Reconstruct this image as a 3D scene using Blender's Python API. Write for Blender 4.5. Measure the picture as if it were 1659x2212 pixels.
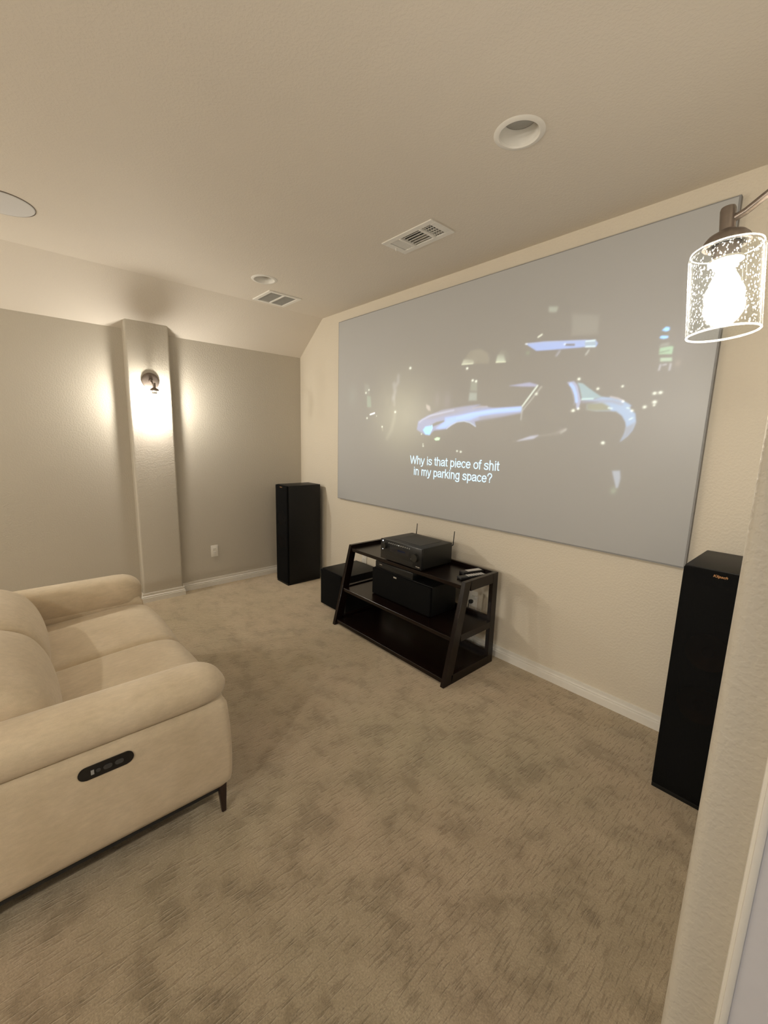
import bpy, bmesh, math, random
import numpy as np
from mathutils import Vector, Matrix

# ------------------------------------------------------------------ clear
for o in list(bpy.data.objects):
    bpy.data.objects.remove(o, do_unlink=True)
scene = bpy.context.scene
COL = scene.collection
random.seed(7)

# ------------------------------------------------------------------ camera
YAW, PIT, ROLL = -0.8388, -0.1709, 0.0255
FPX, RESX = 910.07, 1659.0
f = Vector((math.sin(YAW)*math.cos(PIT), math.cos(YAW)*math.cos(PIT), math.sin(PIT)))
rt = f.cross(Vector((0, 0, 1))).normalized()
up = rt.cross(f)
c_, s_ = math.cos(ROLL), math.sin(ROLL)
r2, u2 = c_*rt + s_*up, -s_*rt + c_*up
cam_data = bpy.data.cameras.new('camera')
cam_data.sensor_fit = 'HORIZONTAL'
cam_data.sensor_width = 36.0
cam_data.lens = 36.0*FPX/RESX
cam_data.clip_start = 0.005
cam = bpy.data.objects.new('camera', cam_data)
COL.objects.link(cam)
M = Matrix.Identity(4)
for i in range(3):
    M[i][0], M[i][1], M[i][2] = r2[i], u2[i], -f[i]
M[0][3], M[1][3], M[2][3] = 4.2921, -2.5475, 1.5434
cam.matrix_world = M
scene.camera = cam

# ------------------------------------------------------------------ world, exposure
world = bpy.data.worlds.new('world')
scene.world = world
world.use_nodes = True
bg = world.node_tree.nodes['Background']
bg.inputs[0].default_value = (0.92, 0.93, 1.0, 1)      # light of the hall behind the doorway
bg.inputs[1].default_value = 0.22
scene.view_settings.view_transform = 'Standard'
scene.view_settings.look = 'None'
scene.view_settings.gamma = 1.0
scene.view_settings.use_curve_mapping = False
scene.view_settings.exposure = 0.05
scene.cycles.use_denoising = True
scene.cycles.adaptive_threshold = 0.015
scene.cycles.max_bounces = 10
scene.cycles.diffuse_bounces = 6
scene.cycles.glossy_bounces = 4
scene.cycles.transparent_max_bounces = 24
scene.cycles.sample_clamp_indirect = 3.0
scene.cycles.caustics_reflective = False
scene.cycles.caustics_refractive = False
LAMP_LEFT, LAMP_RIGHT = 720.0, 520.0      # radiance of the four wall lamp bulbs
LAMP_REAR = 950.0
LAMP_FILL = 1500.0  # added fill pair near the rear wall, out of view
LAMP_COL = (1.0, 0.925, 0.84)

# room numbers (metres)
H, ZS, XS = 2.74, 2.408, 0.445         # ceiling, foot of the sloped ceiling, its run
XR = 4.28                              # right wall
YB = -6.0                              # rear wall
PD = 0.088                             # pilaster depth
PY0, PY1 = -1.716, -1.371              # front pilasters

# ------------------------------------------------------------------ material helpers
def new_mat(name):
    m = bpy.data.materials.new(name)
    m.use_nodes = True
    nt = m.node_tree
    b = nt.nodes.get('Principled BSDF')
    return m, nt, b

def N(nt, kind, **kw):
    n = nt.nodes.new(kind)
    for k, v in kw.items():
        if k.startswith('i_'):
            n.inputs[k[2:].replace('_', ' ')].default_value = v
        else:
            setattr(n, k, v)
    return n

def coords(nt, scale=(1, 1, 1), rot=(0, 0, 0)):
    tc = N(nt, 'ShaderNodeTexCoord')
    mp = N(nt, 'ShaderNodeMapping')
    mp.inputs['Scale'].default_value = scale
    mp.inputs['Rotation'].default_value = rot
    nt.links.new(tc.outputs['Object'], mp.inputs['Vector'])
    return mp.outputs['Vector']

def noise(nt, vec, scale, detail=4, rough=0.5):
    n = N(nt, 'ShaderNodeTexNoise')
    n.inputs['Scale'].default_value = scale
    n.inputs['Detail'].default_value = detail
    n.inputs['Roughness'].default_value = rough
    nt.links.new(vec, n.inputs['Vector'])
    return n.outputs['Fac']

def ramp(nt, fac, stops, interp='LINEAR'):
    r = N(nt, 'ShaderNodeValToRGB')
    r.color_ramp.interpolation = interp
    e = r.color_ramp.elements
    while len(e) < len(stops):
        e.new(0.5)
    for k, (p, c) in enumerate(stops):
        e[k].position = p
        e[k].color = (*c, 1) if len(c) == 3 else c
    nt.links.new(fac, r.inputs['Fac'])
    return r.outputs['Color']

def mixc(nt, a, b, fac, mode='MIX'):
    m = N(nt, 'ShaderNodeMix', data_type='RGBA', blend_type=mode)
    for sock, v in ((m.inputs[0], fac), (m.inputs[6], a), (m.inputs[7], b)):
        if hasattr(v, 'is_linked') or hasattr(v, 'links'):
            nt.links.new(v, sock)
        elif isinstance(v, (int, float)):
            sock.default_value = v
        else:
            sock.default_value = (*v, 1)
    return m.outputs[2]

def bump(nt, b, height, strength, dist):
    n = N(nt, 'ShaderNodeBump')
    n.inputs['Strength'].default_value = strength
    n.inputs['Distance'].default_value = dist
    nt.links.new(height, n.inputs['Height'])
    nt.links.new(n.outputs['Normal'], b.inputs['Normal'])
    return n

def simple(name, col, rough=0.5, metal=0.0, spec=0.5, var=0.06, vscale=30.0, bmp=0.0):
    m, nt, b = new_mat(name)
    v = coords(nt)
    n = noise(nt, v, vscale)
    lo = tuple(c*(1-var) for c in col)
    hi = tuple(min(1, c*(1+var)) for c in col)
    nt.links.new(ramp(nt, n, [(0.3, lo), (0.7, hi)]), b.inputs['Base Color'])
    b.inputs['Roughness'].default_value = rough
    b.inputs['Metallic'].default_value = metal
    b.inputs['Specular IOR Level'].default_value = spec
    if bmp:
        bump(nt, b, noise(nt, v, vscale*6), bmp, 0.002)
    return m

def paint(name, col, rough, strength, scale=85.0):
    m, nt, b = new_mat(name)
    v = coords(nt)
    n1 = noise(nt, v, 1.4, 3)
    nt.links.new(ramp(nt, n1, [(0.3, tuple(c*0.985 for c in col)), (0.7, tuple(c*1.015 for c in col))]), b.inputs['Base Color'])
    b.inputs['Roughness'].default_value = rough
    b.inputs['Specular IOR Level'].default_value = 0.4
    blob = noise(nt, v, scale, 2, 0.45)
    hgt = ramp(nt, blob, [(0.40, (0, 0, 0)), (0.62, (1, 1, 1))], 'EASE')
    bump(nt, b, hgt, strength, 0.0022)
    return m

M_WALL = paint('greige_wall_paint', (0.52, 0.478, 0.402), 0.5, 0.30)
M_FRONT = paint('warm_screen_wall_paint', (0.72, 0.655, 0.545), 0.55, 0.28)
M_CEIL = paint('greige_ceiling_paint', (0.70, 0.64, 0.555), 0.7, 0.17, 110.0)
M_TRIM = simple('white_trim_paint', (0.80, 0.775, 0.72), 0.35, var=0.015)
M_PLATE = simple('white_plastic', (0.80, 0.77, 0.70), 0.35, var=0.01)
M_BEZ = simple('taupe_bezel', (0.16, 0.13, 0.10), 0.8)
M_VENT = simple('white_enamel', (0.78, 0.755, 0.70), 0.4, var=0.015)
M_DARK = simple('dark_duct', (0.035, 0.032, 0.028), 0.8)
M_FILTER = simple('grey_filter_mesh', (0.44, 0.43, 0.40), 0.9, bmp=0.4)
M_CANLENS = simple('grey_lamp_lens', (0.34, 0.335, 0.31), 0.45)
M_VINYL = simple('black_ash_vinyl', (0.006, 0.0058, 0.0055), 0.5, spec=0.3, var=0.25, vscale=60)
M_GRILLE = simple('black_grille_cloth', (0.006, 0.006, 0.006), 0.95, spec=0.08, var=0.3, vscale=300, bmp=0.3)
M_COPPER = simple('copper_cone', (0.50, 0.20, 0.07), 0.4, 0.8)
M_COPTXT = simple('copper_letters', (0.62, 0.33, 0.15), 0.35, 0.5)
M_SILVER = simple('silver_badge', (0.65, 0.63, 0.60), 0.3, 0.7)
M_RUBBER = simple('black_rubber', (0.01, 0.01, 0.01), 0.7)
M_RECV = simple('black_receiver_steel', (0.012, 0.012, 0.010), 0.45, 0.1, vscale=200)
M_PANEL = simple('black_receiver_face', (0.010, 0.011, 0.012), 0.28)
M_DISPLAY = simple('dark_display_glass', (0.010, 0.012, 0.018), 0.1)
M_BTN = simple('grey_buttons', (0.30, 0.30, 0.29), 0.4)
M_BTNL = simple('light_grey_buttons', (0.62, 0.61, 0.60), 0.4)
M_REMOTE = simple('black_remote_plastic', (0.014, 0.014, 0.014), 0.4)
M_BRONZE = simple('brushed_bronze', (0.20, 0.165, 0.14), 0.38, 0.75, vscale=90)
M_LEG = simple('dark_sofa_leg', (0.022, 0.010, 0.008), 0.3)
M_CTRL = simple('gloss_black_plastic', (0.006, 0.006, 0.007), 0.15)
M_CTRLB = simple('charcoal_buttons', (0.045, 0.045, 0.045), 0.35)
M_UNDER = simple('black_underlining', (0.012, 0.011, 0.010), 0.9)
M_CORD = simple('white_cord_plastic', (0.74, 0.72, 0.68), 0.45)
M_SEDGE = simple('grey_screen_edge', (0.26, 0.26, 0.26), 0.6)

def wood_mat():
    m, nt, b = new_mat('espresso_wood')
    v = coords(nt, (1, 14, 14))
    n = noise(nt, v, 4, 6, 0.6)
    nt.links.new(ramp(nt, n, [(0.25, (0.0030, 0.0013, 0.0010)), (0.75, (0.011, 0.0048, 0.0032))]), b.inputs['Base Color'])
    b.inputs['Roughness'].default_value = 0.27
    b.inputs['Specular IOR Level'].default_value = 0.32
    return m
M_WOOD = wood_mat()

def carpet_mat():
    m, nt, b = new_mat('taupe_patterned_carpet')
    L = nt.links
    base = coords(nt)
    # soft pile-direction patches: shading of the leaning tufts put into the colour
    n_big = noise(nt, base, 1.1, 2)
    n_mid = noise(nt, coords(nt, (1.0, 1.2, 1), (0, 0, 0.35)), 6.0, 5, 0.62)
    col = ramp(nt, n_mid, [(0.38, (0.205, 0.162, 0.104)), (0.47, (0.296, 0.240, 0.161)), (0.66, (0.362, 0.296, 0.205))])
    col = mixc(nt, col, ramp(nt, n_big, [(0.35, (0.9, 0.93, 0.88)), (0.65, (1.05, 1.0, 1.0))]), 1.0, 'MULTIPLY')
    # short ribs cut along the length of the room
    wob = N(nt, 'ShaderNodeTexNoise'); wob.inputs['Scale'].default_value = 9.0
    L.new(base, wob.inputs['Vector'])
    vadd = N(nt, 'ShaderNodeVectorMath', operation='MULTIPLY_ADD')
    L.new(wob.outputs['Color'], vadd.inputs[0]); vadd.inputs[1].default_value = (0.008, 0.02, 0); L.new(base, vadd.inputs[2])
    mp = N(nt, 'ShaderNodeMapping'); mp.inputs['Scale'].default_value = (120, 15, 1)
    L.new(vadd.outputs[0], mp.inputs['Vector'])
    rib = noise(nt, mp.outputs['Vector'], 1.0, 2, 0.5)
    ribm = ramp(nt, rib, [(0.36, (0, 0, 0)), (0.47, (1, 1, 1))])
    col = mixc(nt, mixc(nt, col, (0.73, 0.71, 0.69), 1.0, 'MULTIPLY'), col, ribm)
    fine = noise(nt, base, 190, 3, 0.7)
    col = mixc(nt, col, ramp(nt, fine, [(0.30, (0.66, 0.66, 0.66)), (0.70, (1.28, 1.28, 1.28))]), 1.0, 'MULTIPLY')
    L.new(col, b.inputs['Base Color'])
    b.inputs['Roughness'].default_value = 0.95
    b.inputs['Specular IOR Level'].default_value = 0.1
    b.inputs['Sheen Weight'].default_value = 1.0
    b.inputs['Sheen Tint'].default_value = (1.0, 0.86, 0.66, 1)
    b.inputs['Sheen Roughness'].default_value = 0.6
    hsum = mixc(nt, ribm, fine, 0.45)
    bump(nt, b, hsum, 0.7, 0.004)
    return m
M_CARPET = carpet_mat()

def sofa_mat():
    m, nt, b = new_mat('cream_chenille')
    v = coords(nt)
    n1 = noise(nt, v, 5, 5, 0.6)
    n2 = noise(nt, coords(nt, (1, 0.35, 1)), 70, 4, 0.7)
    col = ramp(nt, n1, [(0.3, (0.540, 0.442, 0.305)), (0.7, (0.635, 0.530, 0.385))])
    col = mixc(nt, col, ramp(nt, n2, [(0.25, (0.90, 0.90, 0.90)), (0.75, (1.08, 1.08, 1.08))]), 1.0, 'MULTIPLY')
    nt.links.new(col, b.inputs['Base Color'])
    b.inputs['Roughness'].default_value = 0.92
    b.inputs['Specular IOR Level'].default_value = 0.15
    b.inputs['Sheen Weight'].default_value = 0.25
    bump(nt, b, noise(nt, v, 420, 2), 0.35, 0.002)
    return m
M_SOFA = sofa_mat()

def screen_mat():
    m, nt, b = new_mat('grey_screen_fabric')
    b.inputs['Base Color'].default_value = (0.52, 0.53, 0.54, 1)
    b.inputs['Roughness'].default_value = 0.42
    b.inputs['Specular IOR Level'].default_value = 0.45
    bump(nt, b, noise(nt, coords(nt), 700, 1), 0.15, 0.001)
    return m
M_SCREEN = screen_mat()

def light_layer(name, attr=None, col=None, strength=1.0):
    # projected light lying on the screen: adds to what the grey fabric shows
    m, nt, b = new_mat(name)
    nt.nodes.remove(b)
    out = nt.nodes['Material Output']
    tr = N(nt, 'ShaderNodeBsdfTransparent')
    em = N(nt, 'ShaderNodeEmission'); em.inputs['Strength'].default_value = strength
    ad = N(nt, 'ShaderNodeAddShader')
    if attr:
        a = N(nt, 'ShaderNodeAttribute', attribute_name=attr)
        nt.links.new(a.outputs['Color'], em.inputs['Color'])
    else:
        em.inputs['Color'].default_value = (*col, 1)
    nt.links.new(tr.outputs[0], ad.inputs[0]); nt.links.new(em.outputs[0], ad.inputs[1])
    nt.links.new(ad.outputs[0], out.inputs['Surface'])
    try: m.cycles.emission_sampling = 'NONE'
    except Exception: pass
    return m
M_PICT = light_layer('projected_picture_light', attr='pict')
M_SUBT = light_layer('projected_letter_light', col=(0.50, 0.80, 0.90), strength=1.0)

def emit(name, col, strength):
    m, nt, b = new_mat(name)
    nt.nodes.remove(b)
    em = N(nt, 'ShaderNodeEmission')
    em.inputs['Color'].default_value = (*col, 1)
    em.inputs['Strength'].default_value = strength
    nt.links.new(em.outputs[0], nt.nodes['Material Output'].inputs['Surface'])
    return m
M_BULB = emit('glowing_bulb', LAMP_COL, LAMP_LEFT)
M_BULB_R = emit('glowing_bulb_dimmed', LAMP_COL, LAMP_RIGHT)
M_BULB_FILL = emit('glowing_bulb_fill', LAMP_COL, LAMP_FILL)
M_BULB_B = emit('glowing_bulb_rear', LAMP_COL, LAMP_REAR)
M_LED = emit('white_indicator_light', (0.9, 0.95, 1.0), 3.0)
M_LEDB = emit('blue_display_glow', (0.16, 0.22, 0.45), 0.05)

def glass_mat():
    m, nt, b = new_mat('seeded_clear_glass')
    nt.nodes.remove(b)
    L = nt.links
    out = nt.nodes['Material Output']
    tr = N(nt, 'ShaderNodeBsdfTransparent'); tr.inputs[0].default_value = (0.97, 0.98, 0.97, 1)
    gl = N(nt, 'ShaderNodeBsdfGlossy'); gl.inputs['Roughness'].default_value = 0.08
    gl.inputs['Color'].default_value = (0.9, 0.9, 0.9, 1)
    tl = N(nt, 'ShaderNodeBsdfTranslucent'); tl.inputs[0].default_value = (0.9, 0.92, 0.88, 1)
    v = coords(nt)
    def seeds(scale, thr, squash):
        mp = N(nt, 'ShaderNodeMapping'); mp.inputs['Scale'].default_value = (1, 1, squash); L.new(v, mp.inputs['Vector'])
        vo = N(nt, 'ShaderNodeTexVoronoi'); vo.inputs['Scale'].default_value = scale; L.new(mp.outputs[0], vo.inputs['Vector'])
        lt = N(nt, 'ShaderNodeMath', operation='LESS_THAN'); lt.inputs[1].default_value = thr
        L.new(vo.outputs['Distance'], lt.inputs[0]); return lt.outputs[0]
    s1, s2 = seeds(230, 0.22, 0.6), seeds(120, 0.19, 0.75)
    mx = N(nt, 'ShaderNodeMath', operation='MAXIMUM'); L.new(s1, mx.inputs[0]); L.new(s2, mx.inputs[1])
    lw = N(nt, 'ShaderNodeLayerWeight'); lw.inputs['Blend'].default_value = 0.5
    pw = N(nt, 'ShaderNodeMath', operation='POWER'); L.new(lw.outputs['Facing'], pw.inputs[0]); pw.inputs[1].default_value = 9.0
    fe = N(nt, 'ShaderNodeMath', operation='MULTIPLY_ADD'); L.new(pw.outputs[0], fe.inputs[0]); fe.inputs[1].default_value = 0.05; fe.inputs[2].default_value = 0.0004
    fs = N(nt, 'ShaderNodeMath', operation='MULTIPLY_ADD'); L.new(mx.outputs[0], fs.inputs[0]); fs.inputs[1].default_value = 0.036; L.new(fe.outputs[0], fs.inputs[2])
    m1 = N(nt, 'ShaderNodeMixShader'); L.new(fs.outputs[0], m1.inputs[0]); L.new(tr.outputs[0], m1.inputs[1]); L.new(tl.outputs[0], m1.inputs[2])
    m2 = N(nt, 'ShaderNodeMixShader'); m2.inputs[0].default_value = 0.012
    L.new(m1.outputs[0], m2.inputs[1]); L.new(gl.outputs[0], m2.inputs[2])
    L.new(m2.outputs[0], out.inputs['Surface'])
    return m
M_GLASS = glass_mat()

def rim_mat():
    m, nt, b = new_mat('polished_glass_edge')
    nt.nodes.remove(b)
    L = nt.links
    tr = N(nt, 'ShaderNodeBsdfTransparent')
    tl = N(nt, 'ShaderNodeBsdfTranslucent'); tl.inputs[0].default_value = (0.9, 0.93, 0.85, 1)
    df = N(nt, 'ShaderNodeBsdfDiffuse'); df.inputs[0].default_value = (0.9, 0.93, 0.85, 1)
    a = N(nt, 'ShaderNodeMixShader'); a.inputs[0].default_value = 0.5
    L.new(tl.outputs[0], a.inputs[1]); L.new(df.outputs[0], a.inputs[2])
    mm = N(nt, 'ShaderNodeMixShader'); mm.inputs[0].default_value = 0.08
    L.new(tr.outputs[0], mm.inputs[1]); L.new(a.outputs[0], mm.inputs[2])
    L.new(mm.outputs[0], nt.nodes['Material Output'].inputs['Surface'])
    return m
M_RIM = rim_mat()

# ------------------------------------------------------------------ mesh helpers
def bx(bm, x0, y0, z0, x1, y1, z1, bev=0.0, seg=2, mat=None):
    r = bmesh.ops.create_cube(bm, size=1.0)
    vs = r['verts']
    for v in vs:
        v.co.x = x0 + (v.co.x+0.5)*(x1-x0)
        v.co.y = y0 + (v.co.y+0.5)*(y1-y0)
        v.co.z = z0 + (v.co.z+0.5)*(z1-z0)
    if bev > 0:
        es = list({e for v in vs for e in v.link_edges})
        bmesh.ops.bevel(bm, geom=es, offset=bev, segments=seg, profile=0.5, affect='EDGES', clamp_overlap=True)

def prism(bm, poly, fn0, fn1):
    a = [bm.verts.new(fn0(p)) for p in poly]
    b = [bm.verts.new(fn1(p)) for p in poly]
    n = len(poly)
    fs = [bm.faces.new(a[::-1]), bm.faces.new(b)]
    for i in range(n):
        fs.append(bm.faces.new((a[i], a[(i+1) % n], b[(i+1) % n], b[i])))
    return fs

def lathe(bm, prof, mat=Matrix.Identity(4), seg=40, close=False):
    rings = []
    for (r, z) in prof:
        if r < 1e-6:
            rings.append([bm.verts.new(mat @ Vector((0, 0, z)))])
        else:
            rings.append([bm.verts.new(mat @ Vector((r*math.cos(2*math.pi*k/seg), r*math.sin(2*math.pi*k/seg), z))) for k in range(seg)])
    pairs = list(zip(rings, rings[1:])) + ([(rings[-1], rings[0])] if close else [])
    for A, B in pairs:
        for k in range(seg):
            k2 = (k+1) % seg
            if len(A) == 1 and len(B) == 1: continue
            if len(A) == 1: bm.faces.new((A[0], B[k], B[k2]))
            elif len(B) == 1: bm.faces.new((A[k], A[k2], B[0]))
            else: bm.faces.new((A[k], A[k2], B[k2], B[k]))

def tube(bm, pts, rad, seg=10):
    pts = [Vector(p) for p in pts]
    rads = rad if isinstance(rad, (list, tuple)) else [rad]*len(pts)
    rings = []
    for i, p in enumerate(pts):
        t = (pts[min(i+1, len(pts)-1)] - pts[max(i-1, 0)]).normalized()
        a = t.cross(Vector((0, 0, 1)))
        if a.length < 1e-3: a = t.cross(Vector((1, 0, 0)))
        a.normalize(); b = t.cross(a)
        rings.append([bm.verts.new(p + rads[i]*(math.cos(2*math.pi*k/seg)*a + math.sin(2*math.pi*k/seg)*b)) for k in range(seg)])
    for A, B in zip(rings, rings[1:]):
        for k in range(seg):
            bm.faces.new((A[k], A[(k+1) % seg], B[(k+1) % seg], B[k]))
    bm.faces.new(rings[0][::-1]); bm.faces.new(rings[-1])

def surf(bm, fn, nu, nv, closed_u=False):
    g = [[bm.verts.new(fn(i/(nu if closed_u else nu-1), j/(nv-1))) for j in range(nv)] for i in range(nu)]
    rng = nu if closed_u else nu-1
    for i in range(rng):
        for j in range(nv-1):
            a, b = g[i], g[(i+1) % nu]
            bm.faces.new((a[j], b[j], b[j+1], a[j+1]))
    return g

def obj(name, bm, mat, parent=None, angle=35, smooth=True, recalc=True, rel=True):
    if recalc:
        bmesh.ops.recalc_face_normals(bm, faces=bm.faces)
    me = bpy.data.meshes.new(name)
    bm.to_mesh(me); bm.free()
    if smooth:
        me.shade_smooth()
        me.set_sharp_from_angle(angle=math.radians(angle))
    for m in (mat if isinstance(mat, (list, tuple)) else [mat]):
        me.materials.append(m)
    o = bpy.data.objects.new(name, me)
    COL.objects.link(o)
    if parent is not None:
        if rel:                              # mesh was written in room coordinates
            w = Vector((0, 0, 0)); q = parent
            while q is not None:
                w += q.location; q = q.parent
            me.transform(Matrix.Translation(-w))
        o.parent = parent
    return o

def thing(name, label, cat, loc, group=None):
    o = bpy.data.objects.new(name, None)
    o.empty_display_size = 0.1
    COL.objects.link(o)
    o.location = loc
    o['label'] = label; o['category'] = cat
    if group: o['group'] = group
    return o

def tag(o, label, cat, group=None):
    o['label'] = label; o['category'] = cat
    if group: o['group'] = group
    return o

def struct(name, bm, mat, label=None, cat=None, **kw):
    o = obj(name, bm, mat, **kw)
    o['kind'] = 'structure'
    if label: o['label'] = label
    if cat: o['category'] = cat
    return o

def B(): return bmesh.new()

def dup(root, loc, rotz, label):
    def cp(o, par):
        c = o.copy(); COL.objects.link(c); c.parent = par
        for ch in [x for x in bpy.data.objects if x.parent is o and x.name not in seen]:
            seen.add(ch.name); seen.add(cp(ch, c).name)
        return c
    seen = set()
    r = cp(root, None)
    r.location = loc; r.rotation_euler = (0, 0, rotz); r['label'] = label
    return r

# ================================================================== THE SETTING
bm = B(); bx(bm, -0.2, YB-0.2, -0.06, 6.2, 0.2, 0.0)
struct('floor', bm, M_CARPET, 'taupe patterned carpet floor with footprints in the pile', 'carpet')

def slope_z(x):
    return ZS + (H-ZS)*min(max(x, 0), XS)/XS

def arc(cx, cy, r, a0, a1, n=6):
    return [(cx+r*math.cos(math.radians(a0+(a1-a0)*k/n)), cy+r*math.sin(math.radians(a0+(a1-a0)*k/n))) for k in range(n+1)]

def side_profile(pil):
    # plan of the left side wall, from the screen wall backwards, pilasters with bullnose corners
    R = 0.020
    pts = [(0, 0.0)]
    for (y0, y1) in pil:
        pts += [(0, y1)]
        pts += arc(PD-R, y1-R, R, 90, 0)
        pts += arc(PD-R, y0+R, R, 0, -90)
        pts += [(0, y0)]
    return pts

def wall_mesh(pts, mirror, yend):
    bm = B()
    def X(x): return XR-x if mirror else x
    top, bot = [], []
    pl = pts + [(0, yend), (-0.12, yend), (-0.12, 0.0)]
    for (x, y) in pl:
        bot.append(bm.verts.new((X(x), y, 0.0)))
        top.append(bm.verts.new((X(x), y, H if mirror else (slope_z(x) if x >= 0 else ZS))))
    n = len(pl)
    for i in range(n):
        bm.faces.new((bot[i], bot[(i+1) % n], top[(i+1) % n], top[i]))
    bm.faces.new(bot[::-1]); bm.faces.new(top)
    return bm

PR0, PR1 = -4.075, -3.73               # rear pilasters
struct('wall_left', wall_mesh(side_profile([(PY0, PY1), (PR0, PR1)]), False, YB), M_WALL,
       'greige left wall with a shallow pilaster', 'wall', angle=50)
# right wall, ends at the doorway the camera stands in, then goes on behind it
DY0, DY1, DH = -2.85, -1.735, 2.06
bm = wall_mesh(side_profile([(PY0, PY1)]), True, DY1)
bx(bm, XR, DY0, DH, XR+0.12, DY1, H)
struct('wall_right', bm, M_WALL, 'greige right wall ending in a bullnosed pilaster beside the doorway', 'wall', angle=50)
bm = B()
bx(bm, XR, YB, 0, XR+0.12, DY0, H); bx(bm, XR-PD, PR0, 0, XR+0.01, PR1, H, 0.02, 3)
struct('wall_right_rear', bm, M_WALL, 'greige right wall behind the doorway', 'wall')
bm = B(); bx(bm, -0.12, 0, 0, XR+0.12, 0.12, H+0.15)
struct('wall_front', bm, M_FRONT, 'cream wall that carries the projection screen', 'wall')
bm = B(); bx(bm, -0.12, YB-0.12, 0, XR+0.12, YB, H+0.15)
struct('wall_rear', bm, M_WALL, 'rear wall of the media room', 'wall')

# ceiling: flat middle with a slope along each side wall; openings cut for the lights and registers
CANS = [(3.220, -0.921), (1.026, -0.921)]
V1 = (2.130, -0.683, 2.541, -0.478)
V2 = (0.515, -0.783, 0.838, -0.475)
bm = B()
prof = [(-0.12, ZS), (0, ZS), (XS, H), (XR+0.12, H), (XR+0.12, H+0.16), (-0.12, H+0.16)]
prism(bm, prof, lambda p: Vector((p[0], YB-0.12, p[1])), lambda p: Vector((p[0], 0.12, p[1])))
ceil = struct('ceiling', bm, M_CEIL, 'greige ceiling, flat in the middle and sloped along the left wall', 'ceiling', smooth=False)
cb = B()
for (cx, cy) in CANS:
    lathe(cb, [(0, H-0.05), (0.078, H-0.05), (0.078, H+0.12), (0, H+0.12)], Matrix.Translation((cx, cy, 0)), 48)
bx(cb, V1[0]+0.03, V1[1]+0.03, H-0.05, V1[2]-0.03, V1[3]-0.03, H+0.08)
bx(cb, V2[0]+0.03, V2[1]+0.03, H-0.05, V2[2]-0.03, V2[3]-0.03, H+0.08)
cut = obj('cutter', cb, M_CEIL, smooth=False)
md = ceil.modifiers.new('cut', 'BOOLEAN'); md.operation = 'DIFFERENCE'; md.object = cut; md.solver = 'EXACT'
dg = bpy.context.evaluated_depsgraph_get()
nm = bpy.data.meshes.new_from_object(ceil.evaluated_get(dg))
ceil.modifiers.clear(); ceil.data = nm
bpy.data.objects.remove(cut, do_unlink=True)

# baseboards: colonial profile swept along each wall
BH = 0.0847
BP = [(0, 0), (0.015, 0), (0.015, 0.043), (0.0095, 0.0455), (0.0095, 0.0495), (0.0125, 0.052), (0.0125, 0.0565), (0.0075, 0.060), (0.0065, 0.070), (0.0085, 0.076), (0.0080, BH), (0, BH)]
def sweep(bm, path, outs):
    # path: plan points, outs: unit mitre vectors (scaled) pointing into the room
    rings = [[bm.verts.new((p[0]+o[0]*d, p[1]+o[1]*d, z)) for (d, z) in BP] for p, o in zip(path, outs)]
    n = len(BP)
    for A, Bq in zip(rings, rings[1:]):
        for k in range(n):
            bm.faces.new((A[k], A[(k+1) % n], Bq[(k+1) % n], Bq[k]))
    bm.faces.new(rings[0][::-1]); bm.faces.new(rings[-1])

def side_base(mirror, yend, pil):
    bm = B()
    path, outs = [(0, -0.015)], [(1, 0)]
    for (y0, y1) in pil:
        path += [(0, y1), (PD, y1), (PD, y0), (0, y0)]
        outs += [(1, 1), (1, 1), (1, -1), (1, -1)]
    path.append((0, yend)); outs.append((1, 0))
    if mirror:
        path = [(XR-x, y) for x, y in path]; outs = [(-a, b) for a, b in outs]
    sweep(bm, path, outs)
    return bm
struct('baseboard_left', side_base(False, YB+0.015, [(PY0, PY1), (PR0, PR1)]), M_TRIM, 'white baseboard along the left wall and around its pilaster', 'baseboard', angle=25)
bm = B(); sweep(bm, [(XR, -0.015), (XR, PY1), (XR-PD, PY1), (XR-PD, PY0+0.02)], [(-1, 0), (-1, 1), (-1, 1), (-1, 0)])
struct('baseboard_right', bm, M_TRIM, 'white baseboard along the right wall', 'baseboard', angle=25)
bm = B(); sweep(bm, [(0.0, 0), (XR, 0)], [(0, -1), (0, -1)])
struct('baseboard_front', bm, M_TRIM, 'white baseboard under the projection screen', 'baseboard', angle=25)

# door casing and jamb of the doorway the photo is taken from
bm = B()
bx(bm, XR-0.016, DY1, 0, XR, DY1+0.018, DH+0.06, 0.004, 2)
bx(bm, XR-0.010, DY1-0.022, 0, XR+0.001, DY1, DH+0.02, 0.003, 2)
bx(bm, XR-0.016, DY0-0.06, 0, XR, DY0-0.005, DH+0.06, 0.004, 2)
bx(bm, XR-0.016, DY0-0.06, DH+0.005, XR, DY1+0.018, DH+0.065, 0.004, 2)
struct('trim_1', bm, M_TRIM, 'white door casing at the right edge of the photo', 'door casing')
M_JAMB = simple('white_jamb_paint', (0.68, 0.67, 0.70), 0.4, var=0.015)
bm = B()
bx(bm, XR+0.001, DY1-0.018, 0, XR+0.125, DY1, DH)
bx(bm, XR+0.001, DY0, 0, XR+0.125, DY0+0.018, DH)
bx(bm, XR+0.001, DY0+0.018, DH-0.018, XR+0.125, DY1-0.018, DH)
struct('trim_2', bm, M_JAMB, 'pale door jamb in the bottom right corner of the photo', 'door jamb')

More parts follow.
